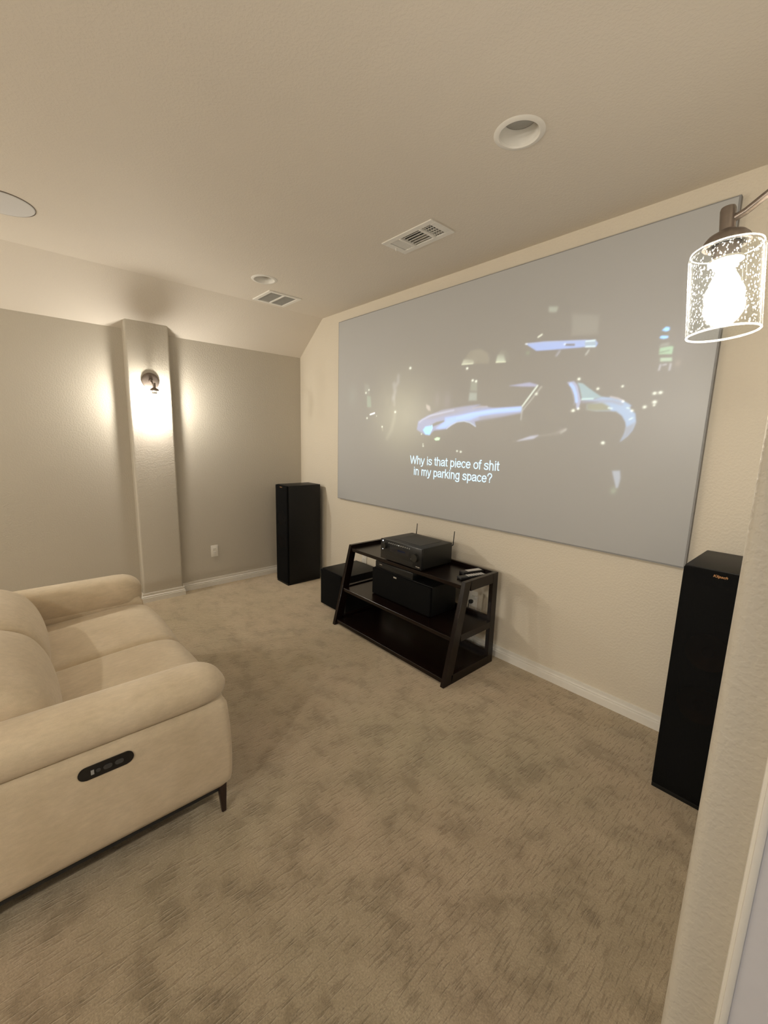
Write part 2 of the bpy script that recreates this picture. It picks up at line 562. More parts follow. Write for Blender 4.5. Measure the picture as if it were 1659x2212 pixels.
# ================================================================== WALL LAMPS
def make_sconce(label):
    t = thing('wall_sconce', label, 'wall lamp', (0, 0, 0), 'seeded glass wall sconces')
    RY = Matrix.Rotation(math.radians(90), 4, 'Y')
    bm = B(); lathe(bm, [(0, 0.0), (0.066, 0.0), (0.070, 0.003), (0.070, 0.008), (0.064, 0.014), (0.050, 0.018), (0.018, 0.021), (0.014, 0.030), (0, 0.032)], RY)
    obj('backplate', bm, M_BRONZE, t)
    bm = B()
    tube(bm, [(0.020, 0, 0.0), (0.046, 0, -0.006), (0.072, 0, -0.024), (0.094, 0, -0.039), (0.116, 0, -0.048)], 0.0062, 14)
    obj('arm', bm, M_BRONZE, t)
    C0 = Matrix.Translation((0.118, 0, -0.048)) @ Matrix.Rotation(math.radians(5.0), 4, 'Y') @ Matrix.Translation((0, 0, 0.048))
    bm = B(); lathe(bm, [(0, -0.024), (0.0105, -0.024), (0.0118, -0.028), (0.0118, -0.071), (0, -0.071)], C0, 28)
    obj('stem', bm, M_BRONZE, t)
    bm = B(); lathe(bm, [(0.0115, -0.062), (0.018, -0.066), (0.028, -0.071), (0.034, -0.078), (0.036, -0.0875), (0.034, -0.0885), (0.030, -0.0875), (0, -0.085)], C0, 36)
    obj('shade_holder', bm, M_BRONZE, t)
    bm = B(); lathe(bm, [(0, -0.088), (0.021, -0.088), (0.021, -0.112), (0, -0.112)], C0, 28)
    sk = obj('lamp_socket', bm, M_BRONZE, t)
    bm = B(); lathe(bm, [(0, -0.112), (0.026, -0.112), (0.0265, -0.116), (0.019, -0.117), (0.019, -0.125), (0, -0.125)], C0, 28)
    obj('socket_ring', bm, M_PLATE, sk)
    # shade: open cylinder with a rounded shoulder, 3 mm wall
    R, T, Z0, Z1 = 0.0555, 0.003, -0.090, -0.240
    prof = [(0.020, Z0), (0.040, Z0), (0.049, Z0-0.002), (0.0535, Z0-0.0065), (R, Z0-0.014), (R, Z1), (R-T, Z1), (R-T, Z0-0.015), (0.050, Z0-0.008), (0.040, Z0-0.003), (0.020, Z0-0.003)]
    bm = B(); lathe(bm, prof, C0, 72, close=True)
    sh = obj('glass_shade', bm, M_GLASS, t, angle=60)
    bm = B()
    ring = [(R-T/2+0.0018*math.cos(a), Z1+0.0018*math.sin(a)) for a in [2*math.pi*k/8 for k in range(8)]]
    lathe(bm, ring, C0, 72, close=True)
    obj('glass_rim', bm, M_RIM, sh, angle=80)
    ring = [(R-0.0032+0.0012*math.cos(a), Z0-0.0048+0.0012*math.sin(a)) for a in [2*math.pi*k/8 for k in range(8)]]
    bm = B(); lathe(bm, ring, C0, 72, close=True)
    obj('glass_shoulder', bm, M_RIM, sh, angle=80)
    bm = B()
    pr = [(0, -0.205)]
    for k in range(1, 10):
        a = math.pi*k/10*0.5*1.62
        pr.append((0.030*math.sin(a), -0.175-0.030*math.cos(a)))
    pr += [(0.022, -0.150), (0.0145, -0.134), (0.0125, -0.125)]
    lathe(bm, pr, C0, 28)
    obj('bulb', bm, M_BULB, t, angle=80)
    return t
sc_left = make_sconce('lit wall sconce on the far left pilaster, glass shade blown out by its bulb')
sc_left.location = (PD, -1.543, 1.99)
for (loc, rz, mb_, lb) in (((XR-PD, -1.543, 1.99), math.pi, M_BULB_R, 'lit wall sconce with seeded glass shade close to the camera at the upper right'),
                      ((PD, -3.90, 1.99), 0.0, M_BULB_B, 'lit wall sconce on the left pilaster behind the sofa'),
                      ((XR-PD, -3.90, 1.99), math.pi, M_BULB_B, 'lit wall sconce on the right pilaster behind the sofa'),
                      ((0.0, -5.45, 1.99), 0.0, M_BULB_FILL, 'unseen wall sconce added as fill light on the left wall close to the rear wall'),  # this rear wall pair is added only to fill the room with light
                      ((XR, -5.45, 1.99), math.pi, M_BULB_FILL, 'unseen wall sconce added as fill light on the right wall close to the rear wall')):
    r = dup(sc_left, loc, rz, lb)
    for ch in bpy.data.objects:
        if ch.parent is r and ch.name.startswith('bulb'):
            ch.data = ch.data.copy(); ch.data.materials[0] = mb_

# ================================================================== CEILING FITTINGS
def can(cx, cy, label):
    t = thing('recessed_downlight', label, 'ceiling light', (cx, cy, H), 'unlit recessed downlights')
    T = Matrix.Translation((cx, cy, H))
    bm = B(); lathe(bm, [(0.074, 0.0), (0.078, -0.006), (0.092, -0.005), (0.098, -0.001), (0.098, 0.0)], T, 64, close=True)
    obj('trim_ring', bm, M_VENT, t)
    bm = B(); lathe(bm, [(0.077, -0.003), (0.073, 0.008), (0.068, 0.030), (0.064, 0.052), (0.066, 0.054), (0.0765, 0.020), (0.0775, 0.0)], T, 64, close=True)
    obj('reflector', bm, M_VENT, t)
    bm = B(); lathe(bm, [(0, 0.040), (0.030, 0.042), (0.052, 0.047), (0.0645, 0.053), (0.0645, 0.060), (0, 0.060)], T, 48)
    obj('lamp_lens', bm, M_CANLENS, t)
can(CANS[0][0], CANS[0][1], 'round unlit recessed downlight, larger one near the top of the photo')
can(CANS[1][0], CANS[1][1], 'round unlit recessed downlight beside the return grille near the sloped ceiling')

# supply register
x0, y0, x1, y1 = V1
t = thing('supply_register', 'white louvered supply register in the ceiling in front of the screen', 'air vent', ((x0+x1)/2, (y0+y1)/2, H))
bm = B()
for (a, b_, c, d) in ((x0, y0, x1, y0+0.036), (x0, y1-0.036, x1, y1), (x0, y0+0.036, x0+0.040, y1-0.036), (x1-0.040, y0+0.036, x1, y1-0.036)):
    bx(bm, a, b_, H-0.006, c, d, H+0.002, 0.0015, 1)
for bxp in (x0+0.120, x1-0.128):
    bx(bm, bxp, y0+0.034, H-0.008, bxp+0.014, y1-0.034, H+0.006)
obj('frame', bm, M_VENT, t)
bm = B(); bx(bm, x0+0.034, y0+0.034, H+0.040, x1-0.034, y1-0.034, H+0.045)
obj('duct_shadow_box', bm, M_DARK, t)
bm = B()
for k in range(5):                                  # long louvers in the middle
    yy = y0+0.050+k*0.0245
    prism(bm, [(0, 0), (0.0060, 0.010), (0.0085, 0.0090), (0.0030, -0.001)], lambda p: Vector((x0+0.134, yy+p[0], H-0.003+p[1])), lambda p: Vector((x1-0.128, yy+p[0], H-0.003+p[1])))
for k in range(4):                                  # cross louvers at both ends
    for xx, sgn in ((x0+0.046+k*0.0190, 1), (x1-0.106+k*0.0185, -1)):
        o0 = 0.0 if sgn > 0 else 0.013
        prism(bm, [(o0, 0), (o0+sgn*0.0085, 0.010), (o0+sgn*0.0110, 0.009), (o0+sgn*0.0015, -0.001)], lambda p: Vector((xx+p[0], y0+0.034, H-0.003+p[1])), lambda p: Vector((xx+p[0], y1-0.034, H-0.003+p[1])))
for k in range(5):
    yy = y0+0.052+k*0.024
    bx(bm, x1-0.116, yy, H-0.001, x1-0.038, yy+0.004, H+0.004)
obj('louver', bm, M_VENT, t)
bm = B(); bx(bm, x0+0.020, (y0+y1)/2-0.003, H-0.022, x0+0.026, (y0+y1)/2+0.003, H-0.004, 0.001, 1)
obj('damper_lever', bm, M_VENT, t)

# return grille
x0, y0, x1, y1 = V2
t = thing('return_grille', 'white return air grille with two grey filter panels by the sloped ceiling', 'air vent', ((x0+x1)/2, (y0+y1)/2, H))
ym = (y0+y1)/2
bm = B()
for (a, b_, c, d) in ((x0, y0, x1, y0+0.032), (x0, y1-0.032, x1, y1), (x0, y0+0.032, x0+0.032, y1-0.032), (x1-0.032, y0+0.032, x1, y1-0.032), (x0+0.03, ym-0.008, x1-0.03, ym+0.008)):
    bx(bm, a, b_, H-0.009, c, d, H+0.002, 0.002, 1)
obj('frame', bm, M_VENT, t)
for (ya, yb) in ((y0+0.032, ym-0.008), (ym+0.008, y1-0.032)):
    bm = B()
    n = 16
    for k in range(n):
        xx = x0+0.036+k*(x1-x0-0.072)/n
        prism(bm, [(0, 0), (0.010, 0.010), (0.0115, 0.009), (0.0018, -0.001)], lambda p: Vector((xx+p[0], ya, H-0.003+p[1])), lambda p: Vector((xx+p[0], yb, H-0.003+p[1])))
    bx(bm, x0+0.030, ya, H+0.012, x1-0.030, yb, H+0.016)
    obj('filter_panel', bm, M_FILTER, t)

# in-ceiling speaker at the left edge of the photo
t = thing('ceiling_speaker', 'round pale in-ceiling speaker cut off at the left edge of the photo', 'speaker', (1.04, -2.44, H))
T = Matrix.Translation((1.04, -2.44, H))
bm = B(); lathe(bm, [(0.1475, 0.001), (0.1475, -0.003), (0.1505, -0.003), (0.1510, 0.001)], T, 72, close=True)
obj('bezel', bm, M_BEZ, t)
M_CSPK = simple('perforated_white_grille', (0.64, 0.63, 0.62), 0.55, var=0.05, vscale=350)
bm = B(); lathe(bm, [(0, -0.006), (0.10, -0.006), (0.143, -0.005), (0.1465, -0.002), (0.1465, 0.001), (0, 0.001)], T, 72)
obj('grille', bm, M_CSPK, t)

# ================================================================== PROJECTION SCREEN
SX0, SX1, SZ0, SZ1, SY = 0.771, 3.7785, 0.9385, 2.6388, -0.031
scr = thing('projection_screen', 'large grey projection screen showing a silver car with one raised door', 'projection screen', ((SX0+SX1)/2, -0.0, SZ0))
bm = B(); bx(bm, SX0+0.0035, SY, SZ0+0.0035, SX1-0.0035, -0.012, SZ1-0.0035, 0.002, 2)
obj('screen_surface', bm, M_SCREEN, scr)
bm = B()
e = 0.004
for (a, b_, c, d) in ((SX0-0.001, SZ0-0.002, SX0+e, SZ1+0.001), (SX1-e, SZ0-0.002, SX1+0.004, SZ1+0.001), (SX0+e, SZ0-0.004, SX1-e, SZ0+e), (SX0+e, SZ1-e, SX1-e, SZ1+0.001)):
    bx(bm, a, SY+0.001, b_, c, -0.001, d)
bx(bm, SX0+0.03, -0.012, SZ0+0.03, SX1-0.03, -0.001, SZ1-0.03)
obj('edge_frame', bm, M_SEDGE, scr)

# --- the projected picture: a raster of light values on the screen plane (mm from its lower left corner)
PS = 3.5
PW, PH = int(3007/PS), int(1700/PS)
IMG = np.zeros((PH, PW, 3), np.float32)
gx, gz = np.meshgrid((np.arange(PW)+0.5)*PS, (np.arange(PH)+0.5)*PS)

def _win(pts, pad):
    xs = [p[0] for p in pts]; zs = [p[1] for p in pts]
    i0 = max(0, int((min(xs)-pad)/PS)); i1 = min(PW, int((max(xs)+pad)/PS)+2)
    j0 = max(0, int((min(zs)-pad)/PS)); j1 = min(PH, int((max(zs)+pad)/PS)+2)
    return slice(j0, j1), slice(i0, i1)

def _segd(X, Z, a, b):
    ax, az = a; dx, dz = b[0]-ax, b[1]-az
    t = np.clip(((X-ax)*dx+(Z-az)*dz)/(dx*dx+dz*dz+1e-9), 0, 1)
    return np.hypot(X-ax-t*dx, Z-az-t*dz), t

def _comp(w, al, col, mode):
    al = al[..., None]; col = np.asarray(col, np.float32)
    if mode == 'over': IMG[w] = IMG[w]*(1-al) + col*al
    else: IMG[w] += col*al

def poly(pts, col, soft=6.0, mode='over', grad=None, a=1.0):
    # grad: ((x,z),(x,z)) -> opacity runs 1..0 between the two points
    w = _win(pts, soft*2); X, Z = gx[w], gz[w]
    ins = np.zeros(X.shape, bool); d = np.full(X.shape, 1e9)
    n = len(pts)
    for i in range(n):
        p, q = pts[i], pts[(i+1) % n]
        cnd = ((p[1] > Z) != (q[1] > Z))
        xi = (q[0]-p[0])*(Z-p[1])/((q[1]-p[1]) if q[1] != p[1] else 1e-9)+p[0]
        ins ^= cnd & (X < xi)
        d = np.minimum(d, _segd(X, Z, p, q)[0])
    sd = np.where(ins, d, -d)
    al = np.clip(0.5+sd/(2*soft), 0, 1); al = al*al*(3-2*al)*a
    if grad:
        (ax, az), (bx_, bz) = grad
        t = ((X-ax)*(bx_-ax)+(Z-az)*(bz-az))/((bx_-ax)**2+(bz-az)**2)
        al = al*(1-np.clip(t, 0, 1))
    _comp(w, al, col, mode)

def line(pts, width, col, soft=4.0, mode='over', a=1.0, taper=True):
    w = _win(pts, width+soft*2); X, Z = gx[w], gz[w]
    d = np.full(X.shape, 1e9)
    n = len(pts)-1
    for i in range(n):
        dd, t = _segd(X, Z, pts[i], pts[i+1])
        d = np.minimum(d, dd)
    al = np.clip((width/2+soft-d)/(2*soft), 0, 1)*a
    _comp(w, al, col, mode)

def blob(c, rx, rz, col, mode='add', a=1.0, p=2.0):
    w = _win([(c[0]-rx*2, c[1]-rz*2), (c[0]+rx*2, c[1]+rz*2)], 4)
    r = ((gx[w]-c[0])/rx)**2+((gz[w]-c[1])/rz)**2
    _comp(w, np.exp(-r*p/2)*a, col, mode)

def dot(c, r=7, k=1.0):
    blob(c, r, r*0.8, (0.62*k, 0.62*k, 0.66*k))

BL = (0.030, 0.095, 0.42)      # light blue body
LV = (0.060, 0.090, 0.34)      # lavender
# painted sconce reflection, haze and faint street furniture
blob((905, 800), 330, 300, (0.085, 0.075, 0.055))  # warm glow: the left sconce's reflection painted into the picture
blob((2650, 1000), 500, 420, (0.012, 0.010, 0.016))
poly([(2297, 1340), (2451, 1311), (2457, 1210), (2309, 1223)], (0.030, 0.028, 0.030), 10, 'add')
poly([(2152, 1412), (2209, 1400), (2203, 1372), (2155, 1383)], (0.075, 0.09, 0.09), 9, 'add')
poly([(1515, 1149), (1531, 1174), (1588, 1236), (1677, 1235), (1731, 1202), (1749, 1165), (1749, 1132), (1618, 1144)], (0.040, 0.034, 0.024), 8, 'add')
poly([(1518, 1149), (1531, 1184), (1616, 1180), (1625, 1144)], (0.14, 0.15, 0.14), 9, 'add', ((1560, 1146), (1575, 1192)))
line([(1520, 1149), (1614, 1145)], 5, (0.28, 0.28, 0.24), 4, 'add')
poly([(1804, 1133), (1811, 1166), (1835, 1202), (1879, 1198), (1912, 1154), (1915, 1126)], (0.035, 0.036, 0.030), 9, 'add', ((1830, 1160), (1925, 1160)))
poly([(1805, 1132), (1811, 1180), (1862, 1178), (1877, 1128)], (0.15, 0.17, 0.16), 9, 'add', ((1840, 1132), (1845, 1190)))
line([(1808, 1133), (1878, 1127)], 5, (0.28, 0.28, 0.22), 4, 'add')
for c in ((1568, 1117), (1622, 1030), (1652, 1022)): dot(c, 9, 0.8)
poly([(1607, 1017), (1661, 1013), (1666, 956), (1605, 963)], (0.045, 0.06, 0.055), 10, 'add')
poly([(1600, 948), (1664, 943), (1668, 890), (1596, 892)], (0.075, 0.095, 0.11), 9, 'add')
blob((1400, 900), 30, 60, (0.03, 0.02, 0.04)); blob((1300, 920), 25, 50, (0.03, 0.02, 0.035))
poly([(1186, 884), (1225, 870), (1235, 834), (1212, 836), (1189, 858)], (0.16, 0.12, 0.15), 9, 'add')
poly([(2295, 700), (2330, 690), (2260, 650)], (0.03, 0.02, 0.03), 12, 'add')
# walker at left, lamp posts
line([(856, 1126), (859, 1082), (840, 1062)], 24, (0.062, 0.054, 0.085), 16, 'add')
line([(804, 1066), (824, 1002), (802, 952)], 30, (0.062, 0.054, 0.085), 17, 'add')
line([(813, 951), (818, 900)], 22, (0.04, 0.036, 0.05), 15, 'add')
line([(831, 836), (814, 757), (789, 686), (734, 614)], 30, (0.055, 0.048, 0.045), 17, 'add')
poly([(449, 990), (501, 982), (512, 888), (452, 892)], (0.04, 0.075, 0.06), 8, 'add')
poly([(410, 1102), (482, 1082), (485, 993), (412, 1027)], (0.03, 0.032, 0.032), 14, 'add')
blob((230, 1000), 60, 90, (0.020, 0.024, 0.026))
for c, r in (((432, 1018), 9), ((475, 1042), 8), ((455, 792), 9), ((588, 809), 5), ((995, 1178), 11), ((667, 714), 8), ((831, 836), 9), ((1171, 559), 7), ((1148, 654), 6), ((1169, 575), 5), ((1517, 532), 7), ((1552, 528), 8)):
    dot(c, r, 0.75)
line([(498, 823), (560, 835)], 9, (0.7, 0.66, 0.9), 4, 'add')
line([(667, 714), (676, 680)], 7, (0.12, 0.10, 0.09), 6, 'add')
# bonnet and front wing
poly([(1094, 689), (1106, 753), (1207, 797), (1354, 830), (1545, 850), (1697, 862), (1637, 838), (1759, 842), (1818, 832), (2025, 836), (2023, 796), (1879, 775), (1735, 760), (1662, 745), (1671, 712), (1618, 740), (1566, 750), (1499, 744), (1405, 695), (1282, 682), (1260, 668), (1231, 644), (1176, 652)], (0.065, 0.075, 0.27), 9)
poly([(1150, 770), (1354, 836), (1545, 855), (1697, 866), (1720, 850), (1500, 812), (1250, 770)], (0.075, 0.070, 0.18), 12, 'over', ((1560, 800), (1570, 890)))
poly([(1386, 777), (1510, 790), (1639, 807), (1818, 828), (2018, 832), (2019, 806), (1820, 796), (1690, 780), (1617, 757), (1512, 753), (1446, 727), (1391, 700), (1333, 695), (1303, 700), (1388, 750)], (0.055, 0.145, 0.60), 13)
line([(1500, 770), (1640, 800), (1818, 816), (2018, 822)], 12, (0.07, 0.17, 0.68), 9)
poly([(1700, 775), (2022, 800), (2022, 775), (1880, 760), (1700, 735)], (0.05, 0.045, 0.10), 14, 'over', ((1800, 800), (1810, 745)))
line([(1120, 745), (1146, 764), (1237, 796), (1355, 814), (1466, 830)], 7, (0.19, 0.19, 0.42), 6)
line([(1637, 838), (1700, 846), (1759, 845)], 7, (0.16, 0.13, 0.25), 5)
line([(1405, 695), (1452, 726), (1499, 744), (1566, 750), (1618, 739), (1671, 712)], 5, (0.20, 0.24, 0.46), 4)
poly([(1241, 724), (1300, 747), (1373, 758), (1381, 750), (1324, 728), (1265, 712)], (0.03, 0.03, 0.035), 5)
poly([(1162, 686), (1188, 712), (1257, 720), (1255, 689), (1238, 650), (1192, 652)], (0.02, 0.26, 0.80), 8)
line([(1257, 722), (1262, 700), (1250, 680)], 7, (0.14, 0.34, 0.7), 4)
poly([(1286, 618), (1315, 630), (1345, 626), (1339, 610), (1302, 606)], (0.30, 0.50, 0.34), 5, 'add')
# windscreen, roof, sill
poly([(1922, 972), (2066, 982), (2122, 962), (2109, 953), (2011, 961)], (0.075, 0.075, 0.26), 7, 'add')
line([(2120, 957), (2026, 836)], 8, (0.34, 0.38, 0.42), 4)
line([(2148, 950), (2090, 880), (2028, 806)], 6, (0.13, 0.13, 0.15), 5)
line([(2026, 832), (2026, 790), (2025, 752)], 6, (0.14, 0.14, 0.18), 5)
dot((2118, 908), 9, 0.5)
poly([(2012, 616), (2100, 648), (2154, 654), (2123, 632)], (0.13, 0.13, 0.28), 9, 'add')
line([(1980, 612), (2090, 636), (2206, 654), (2324, 687)], 6, (0.035, 0.03, 0.035), 8, 'add')
# raised gullwing door
poly([(2016, 1220), (2137, 1215), (2312, 1196), (2444, 1181), (2462, 1160), (2453, 1142), (2374, 1152), (2193, 1162), (2092, 1169), (2052, 1196)], (0.045, 0.098, 0.44), 4)
line([(2100, 1174), (2193, 1167), (2370, 1156)], 9, (0.03, 0.09, 0.50), 6, a=0.6)
line([(2025, 1219), (2137, 1213), (2312, 1194), (2390, 1186)], 5, (0.10, 0.13, 0.40), 4, a=0.8)
poly([(2389, 1177), (2444, 1174), (2455, 1158), (2447, 1149), (2391, 1157)], (0.07, 0.13, 0.28), 4)
poly([(2275, 1184), (2332, 1176), (2333, 1164), (2276, 1172)], (0.0, 0.0, 0.03), 3)
dot((2272, 1182), 6, 0.5)
line([(2394, 1180), (2444, 1178)], 5, (0.38, 0.48, 0.60), 3)
line([(2397, 1151), (2447, 1146)], 5, (0.38, 0.48, 0.66), 3)
line([(2016, 1219), (2026, 1217)], 6, (0.4, 0.4, 0.55), 4)
line([(2098, 1248), (2122, 1259)], 7, (0.42, 0.42, 0.42), 4, 'add')
line([(2228, 1125), (2242, 1146)], 12, (0.07, 0.07, 0.15), 7, 'add')
line([(2401, 1108), (2415, 1128)], 7, (0.16, 0.16, 0.20), 5, 'add')
blob((2036, 1163), 14, 12, (0.04, 0.07, 0.04))
# B pillar, rear window panel, rear wing
poly([(2308, 963), (2347, 966), (2372, 943), (2385, 900), (2400, 856), (2392, 816), (2387, 804), (2377, 814), (2371, 858), (2352, 902), (2330, 939)], (0.10, 0.105, 0.30), 5)
line([(2330, 950), (2349, 930), (2366, 890), (2374, 850)], 13, (0.05, 0.16, 0.68), 6)
line([(2335, 925), (2349, 896), (2362, 858), (2362, 832)], 5, (0.08, 0.08, 0.16), 4)
line([(2364, 955), (2382, 928), (2394, 888), (2399, 860)], 4, (0.0, 0.0, 0.03), 3)
poly([(2368, 958), (2401, 949), (2439, 920), (2481, 890), (2517, 866), (2467, 860), (2406, 858), (2397, 888), (2384, 928)], (0.055, 0.13, 0.23), 4)
line([(2406, 861), (2467, 860)], 8, (0.22, 0.36, 0.50), 4)
poly([(2406, 854), (2476, 857), (2517, 868), (2559, 862), (2621, 844), (2654, 826), (2672, 814), (2662, 807), (2675, 786), (2694, 774), (2703, 728), (2692, 687), (2669, 654), (2637, 626), (2652, 666), (2659, 696), (2651, 729), (2630, 763), (2599, 787), (2567, 790), (2491, 792), (2438, 803), (2436, 828), (2503, 842)], (0.05, 0.12, 0.36), 5)
poly([(2436, 835), (2520, 838), (2560, 815), (2567, 792), (2491, 792), (2436, 800)], (0.055, 0.065, 0.040), 9)
line([(2411, 846), (2498, 846), (2570, 842), (2622, 826)], 13, (0.055, 0.055, 0.16), 8, a=0.8)
poly([(2655, 700), (2700, 728), (2690, 687), (2667, 652), (2637, 626), (2654, 666)], (0.05, 0.07, 0.18), 8)
line([(2560, 866), (2600, 856), (2627, 842)], 5, (0.24, 0.20, 0.34), 4)
for pa in (((2555, 807), (2575, 803)), ((2669, 742), (2683, 750)), ((2650, 804), (2662, 801))):
    line(list(pa), 5, (0.36, 0.44, 0.60), 3)
for c, r in (((2360, 799), 9), ((2389, 809), 7), ((2376, 976), 8), ((2488, 914), 7), ((2616, 918), 6), ((2773, 872), 8), ((2799, 874), 8), ((2778, 828), 9), ((2735, 805), 8), ((2677, 788), 7), ((2627, 838), 6), ((2547, 616), 9), ((2778, 812), 5)):
    dot(c, r, 0.8)
line([(2300, 670), (2326, 690)], 10, (0.10, 0.10, 0.12), 7, 'add')
poly([(2613, 463), (2653, 468), (2660, 426), (2653, 374), (2643, 372), (2626, 422)], (0.085, 0.10, 0.20), 7, 'add')
blob((2631, 354), 16, 20, (0.05, 0.07, 0.05))
# seated/standing figure in the distance on the right
poly([(2770, 1178), (2785, 1191), (2801, 1186), (2802, 1173), (2789, 1170)], (0.0, 0.26, 0.90), 3.5)
poly([(2764, 1146), (2770, 1151), (2799, 1146), (2801, 1138), (2783, 1136), (2767, 1141)], (0.02, 0.26, 0.88), 3.5)
poly([(2767, 1100), (2773, 1112), (2805, 1116), (2809, 1098)], (0.06, 0.07, 0.08), 7, 'add')
poly([(2770, 1093), (2818, 1096), (2829, 1092), (2827, 1057), (2770, 1063)], (0.10, 0.22, 0.16), 4)
line([(2773, 1071), (2812, 1076)], 5, (0.0, 0.03, 0.01), 3)
poly([(2777, 1045), (2828, 1041), (2831, 1023), (2780, 1027)], (0.14, 0.22, 0.19), 4)
for pa in (((2782, 1011), (2779, 986)), ((2827, 1010), (2825, 982)), ((2794, 1009), (2807, 1010))):
    line(list(pa), 6, (0.17, 0.16, 0.26), 4, 'add')
blob((2858, 1010), 12, 14, (0.07, 0.05, 0.05))
blob((2858, 1100), 60, 100, (0.012, 0.010, 0.018))

IMG[..., 0] += 0.16*IMG[..., 2]
IMG[..., 1] += 0.22*IMG[..., 2]
IMG[..., 2] *= 0.92
for _ in range(1):
    q = np.pad(IMG, ((1, 1), (1, 1), (0, 0)), mode='edge')
    IMG = (q[1:-1, 1:-1]*2 + q[:-2, 1:-1] + q[2:, 1:-1] + q[1:-1, :-2] + q[1:-1, 2:])/6

def raster_mesh(name, img, parent):
    mask = img.max(axis=2) > 0.0025
    js, is_ = np.nonzero(mask)
    vid = -np.ones((PH+1, PW+1), np.int64)
    for dj, di in ((0, 0), (0, 1), (1, 1), (1, 0)):
        vid[js+dj, is_+di] = 0
    vj, vi = np.nonzero(vid == 0)
    vid[vj, vi] = np.arange(len(vj))
    co = np.zeros((len(vj), 3), np.float32)
    co[:, 0] = (SX0-(SX0+SX1)/2) + vi*PS/1000.0
    co[:, 1] = SY-0.0006
    co[:, 2] = vj*PS/1000.0
    quads = np.stack([vid[js, is_], vid[js, is_+1], vid[js+1, is_+1], vid[js+1, is_]], 1).astype(np.int32)
    me = bpy.data.meshes.new(name)
    me.vertices.add(len(co)); me.vertices.foreach_set('co', co.ravel())
    me.loops.add(quads.size); me.loops.foreach_set('vertex_index', quads.ravel())
    me.polygons.add(len(quads))
    me.polygons.foreach_set('loop_start', np.arange(0, quads.size, 4, dtype=np.int32))
    me.update(calc_edges=True)
    # bilinear: value at every vertex
    pad = np.pad(img, ((1, 1), (1, 1), (0, 0)), mode='edge')
    vval = (pad[:-1, :-1]+pad[1:, :-1]+pad[:-1, 1:]+pad[1:, 1:])/4
    at = me.attributes.new('pict', 'FLOAT_COLOR', 'POINT')
    c4 = np.ones((len(vj), 4), np.float32); c4[:, :3] = vval[vj, vi]
    at.data.foreach_set('color', c4.ravel())
    me.materials.append(M_PICT)
    o = bpy.data.objects.new(name, me); COL.objects.link(o); o.parent = parent
    return o
pic = raster_mesh('projected_picture', IMG, scr)
pic['label'] = 'projected film frame with a silver car, one door raised'

def text_obj(name, body, mat, height, width, cx, base, y, parent, label=None, rot=(math.pi/2, 0, 0), depth=0.0, shear=0.0, bold=0.0):
    cu = bpy.data.curves.new(name, 'FONT')
    cu.body = body; cu.size = 1.0; cu.align_x = 'LEFT'; cu.extrude = depth; cu.shear = shear; cu.offset = bold
    o = bpy.data.objects.new(name+'_tmp', cu); COL.objects.link(o)
    dg = bpy.context.evaluated_depsgraph_get()
    me = bpy.data.meshes.new_from_object(o.evaluated_get(dg))
    bpy.data.objects.remove(o, do_unlink=True)
    n = len(me.vertices); co = np.zeros(n*3, np.float32); me.vertices.foreach_get('co', co); co = co.reshape(-1, 3)
    cap = 0.729 if body[0].isupper() or 'h' in body or 'k' in body else co[:, 1].max()
    s = height/cap
    mn, mx = co[:, 0].min(), co[:, 0].max()
    sx = width/(mx-mn)
    out = np.zeros_like(co)
    px, py, pz = parent.location if parent.parent is None else parent.location+parent.parent.location
    out[:, 0] = (co[:, 0]-(mn+mx)/2)*sx + cx - px
    out[:, 1] = y - co[:, 2] - py
    out[:, 2] = co[:, 1]*s + base - pz
    me.vertices.foreach_set('co', out.ravel()); me.update()
    me.name = name
    me.materials.clear(); me.materials.append(mat)
    t = bpy.data.objects.new(name, me); COL.objects.link(t); t.parent = parent
    if label: t['label'] = label
    return t

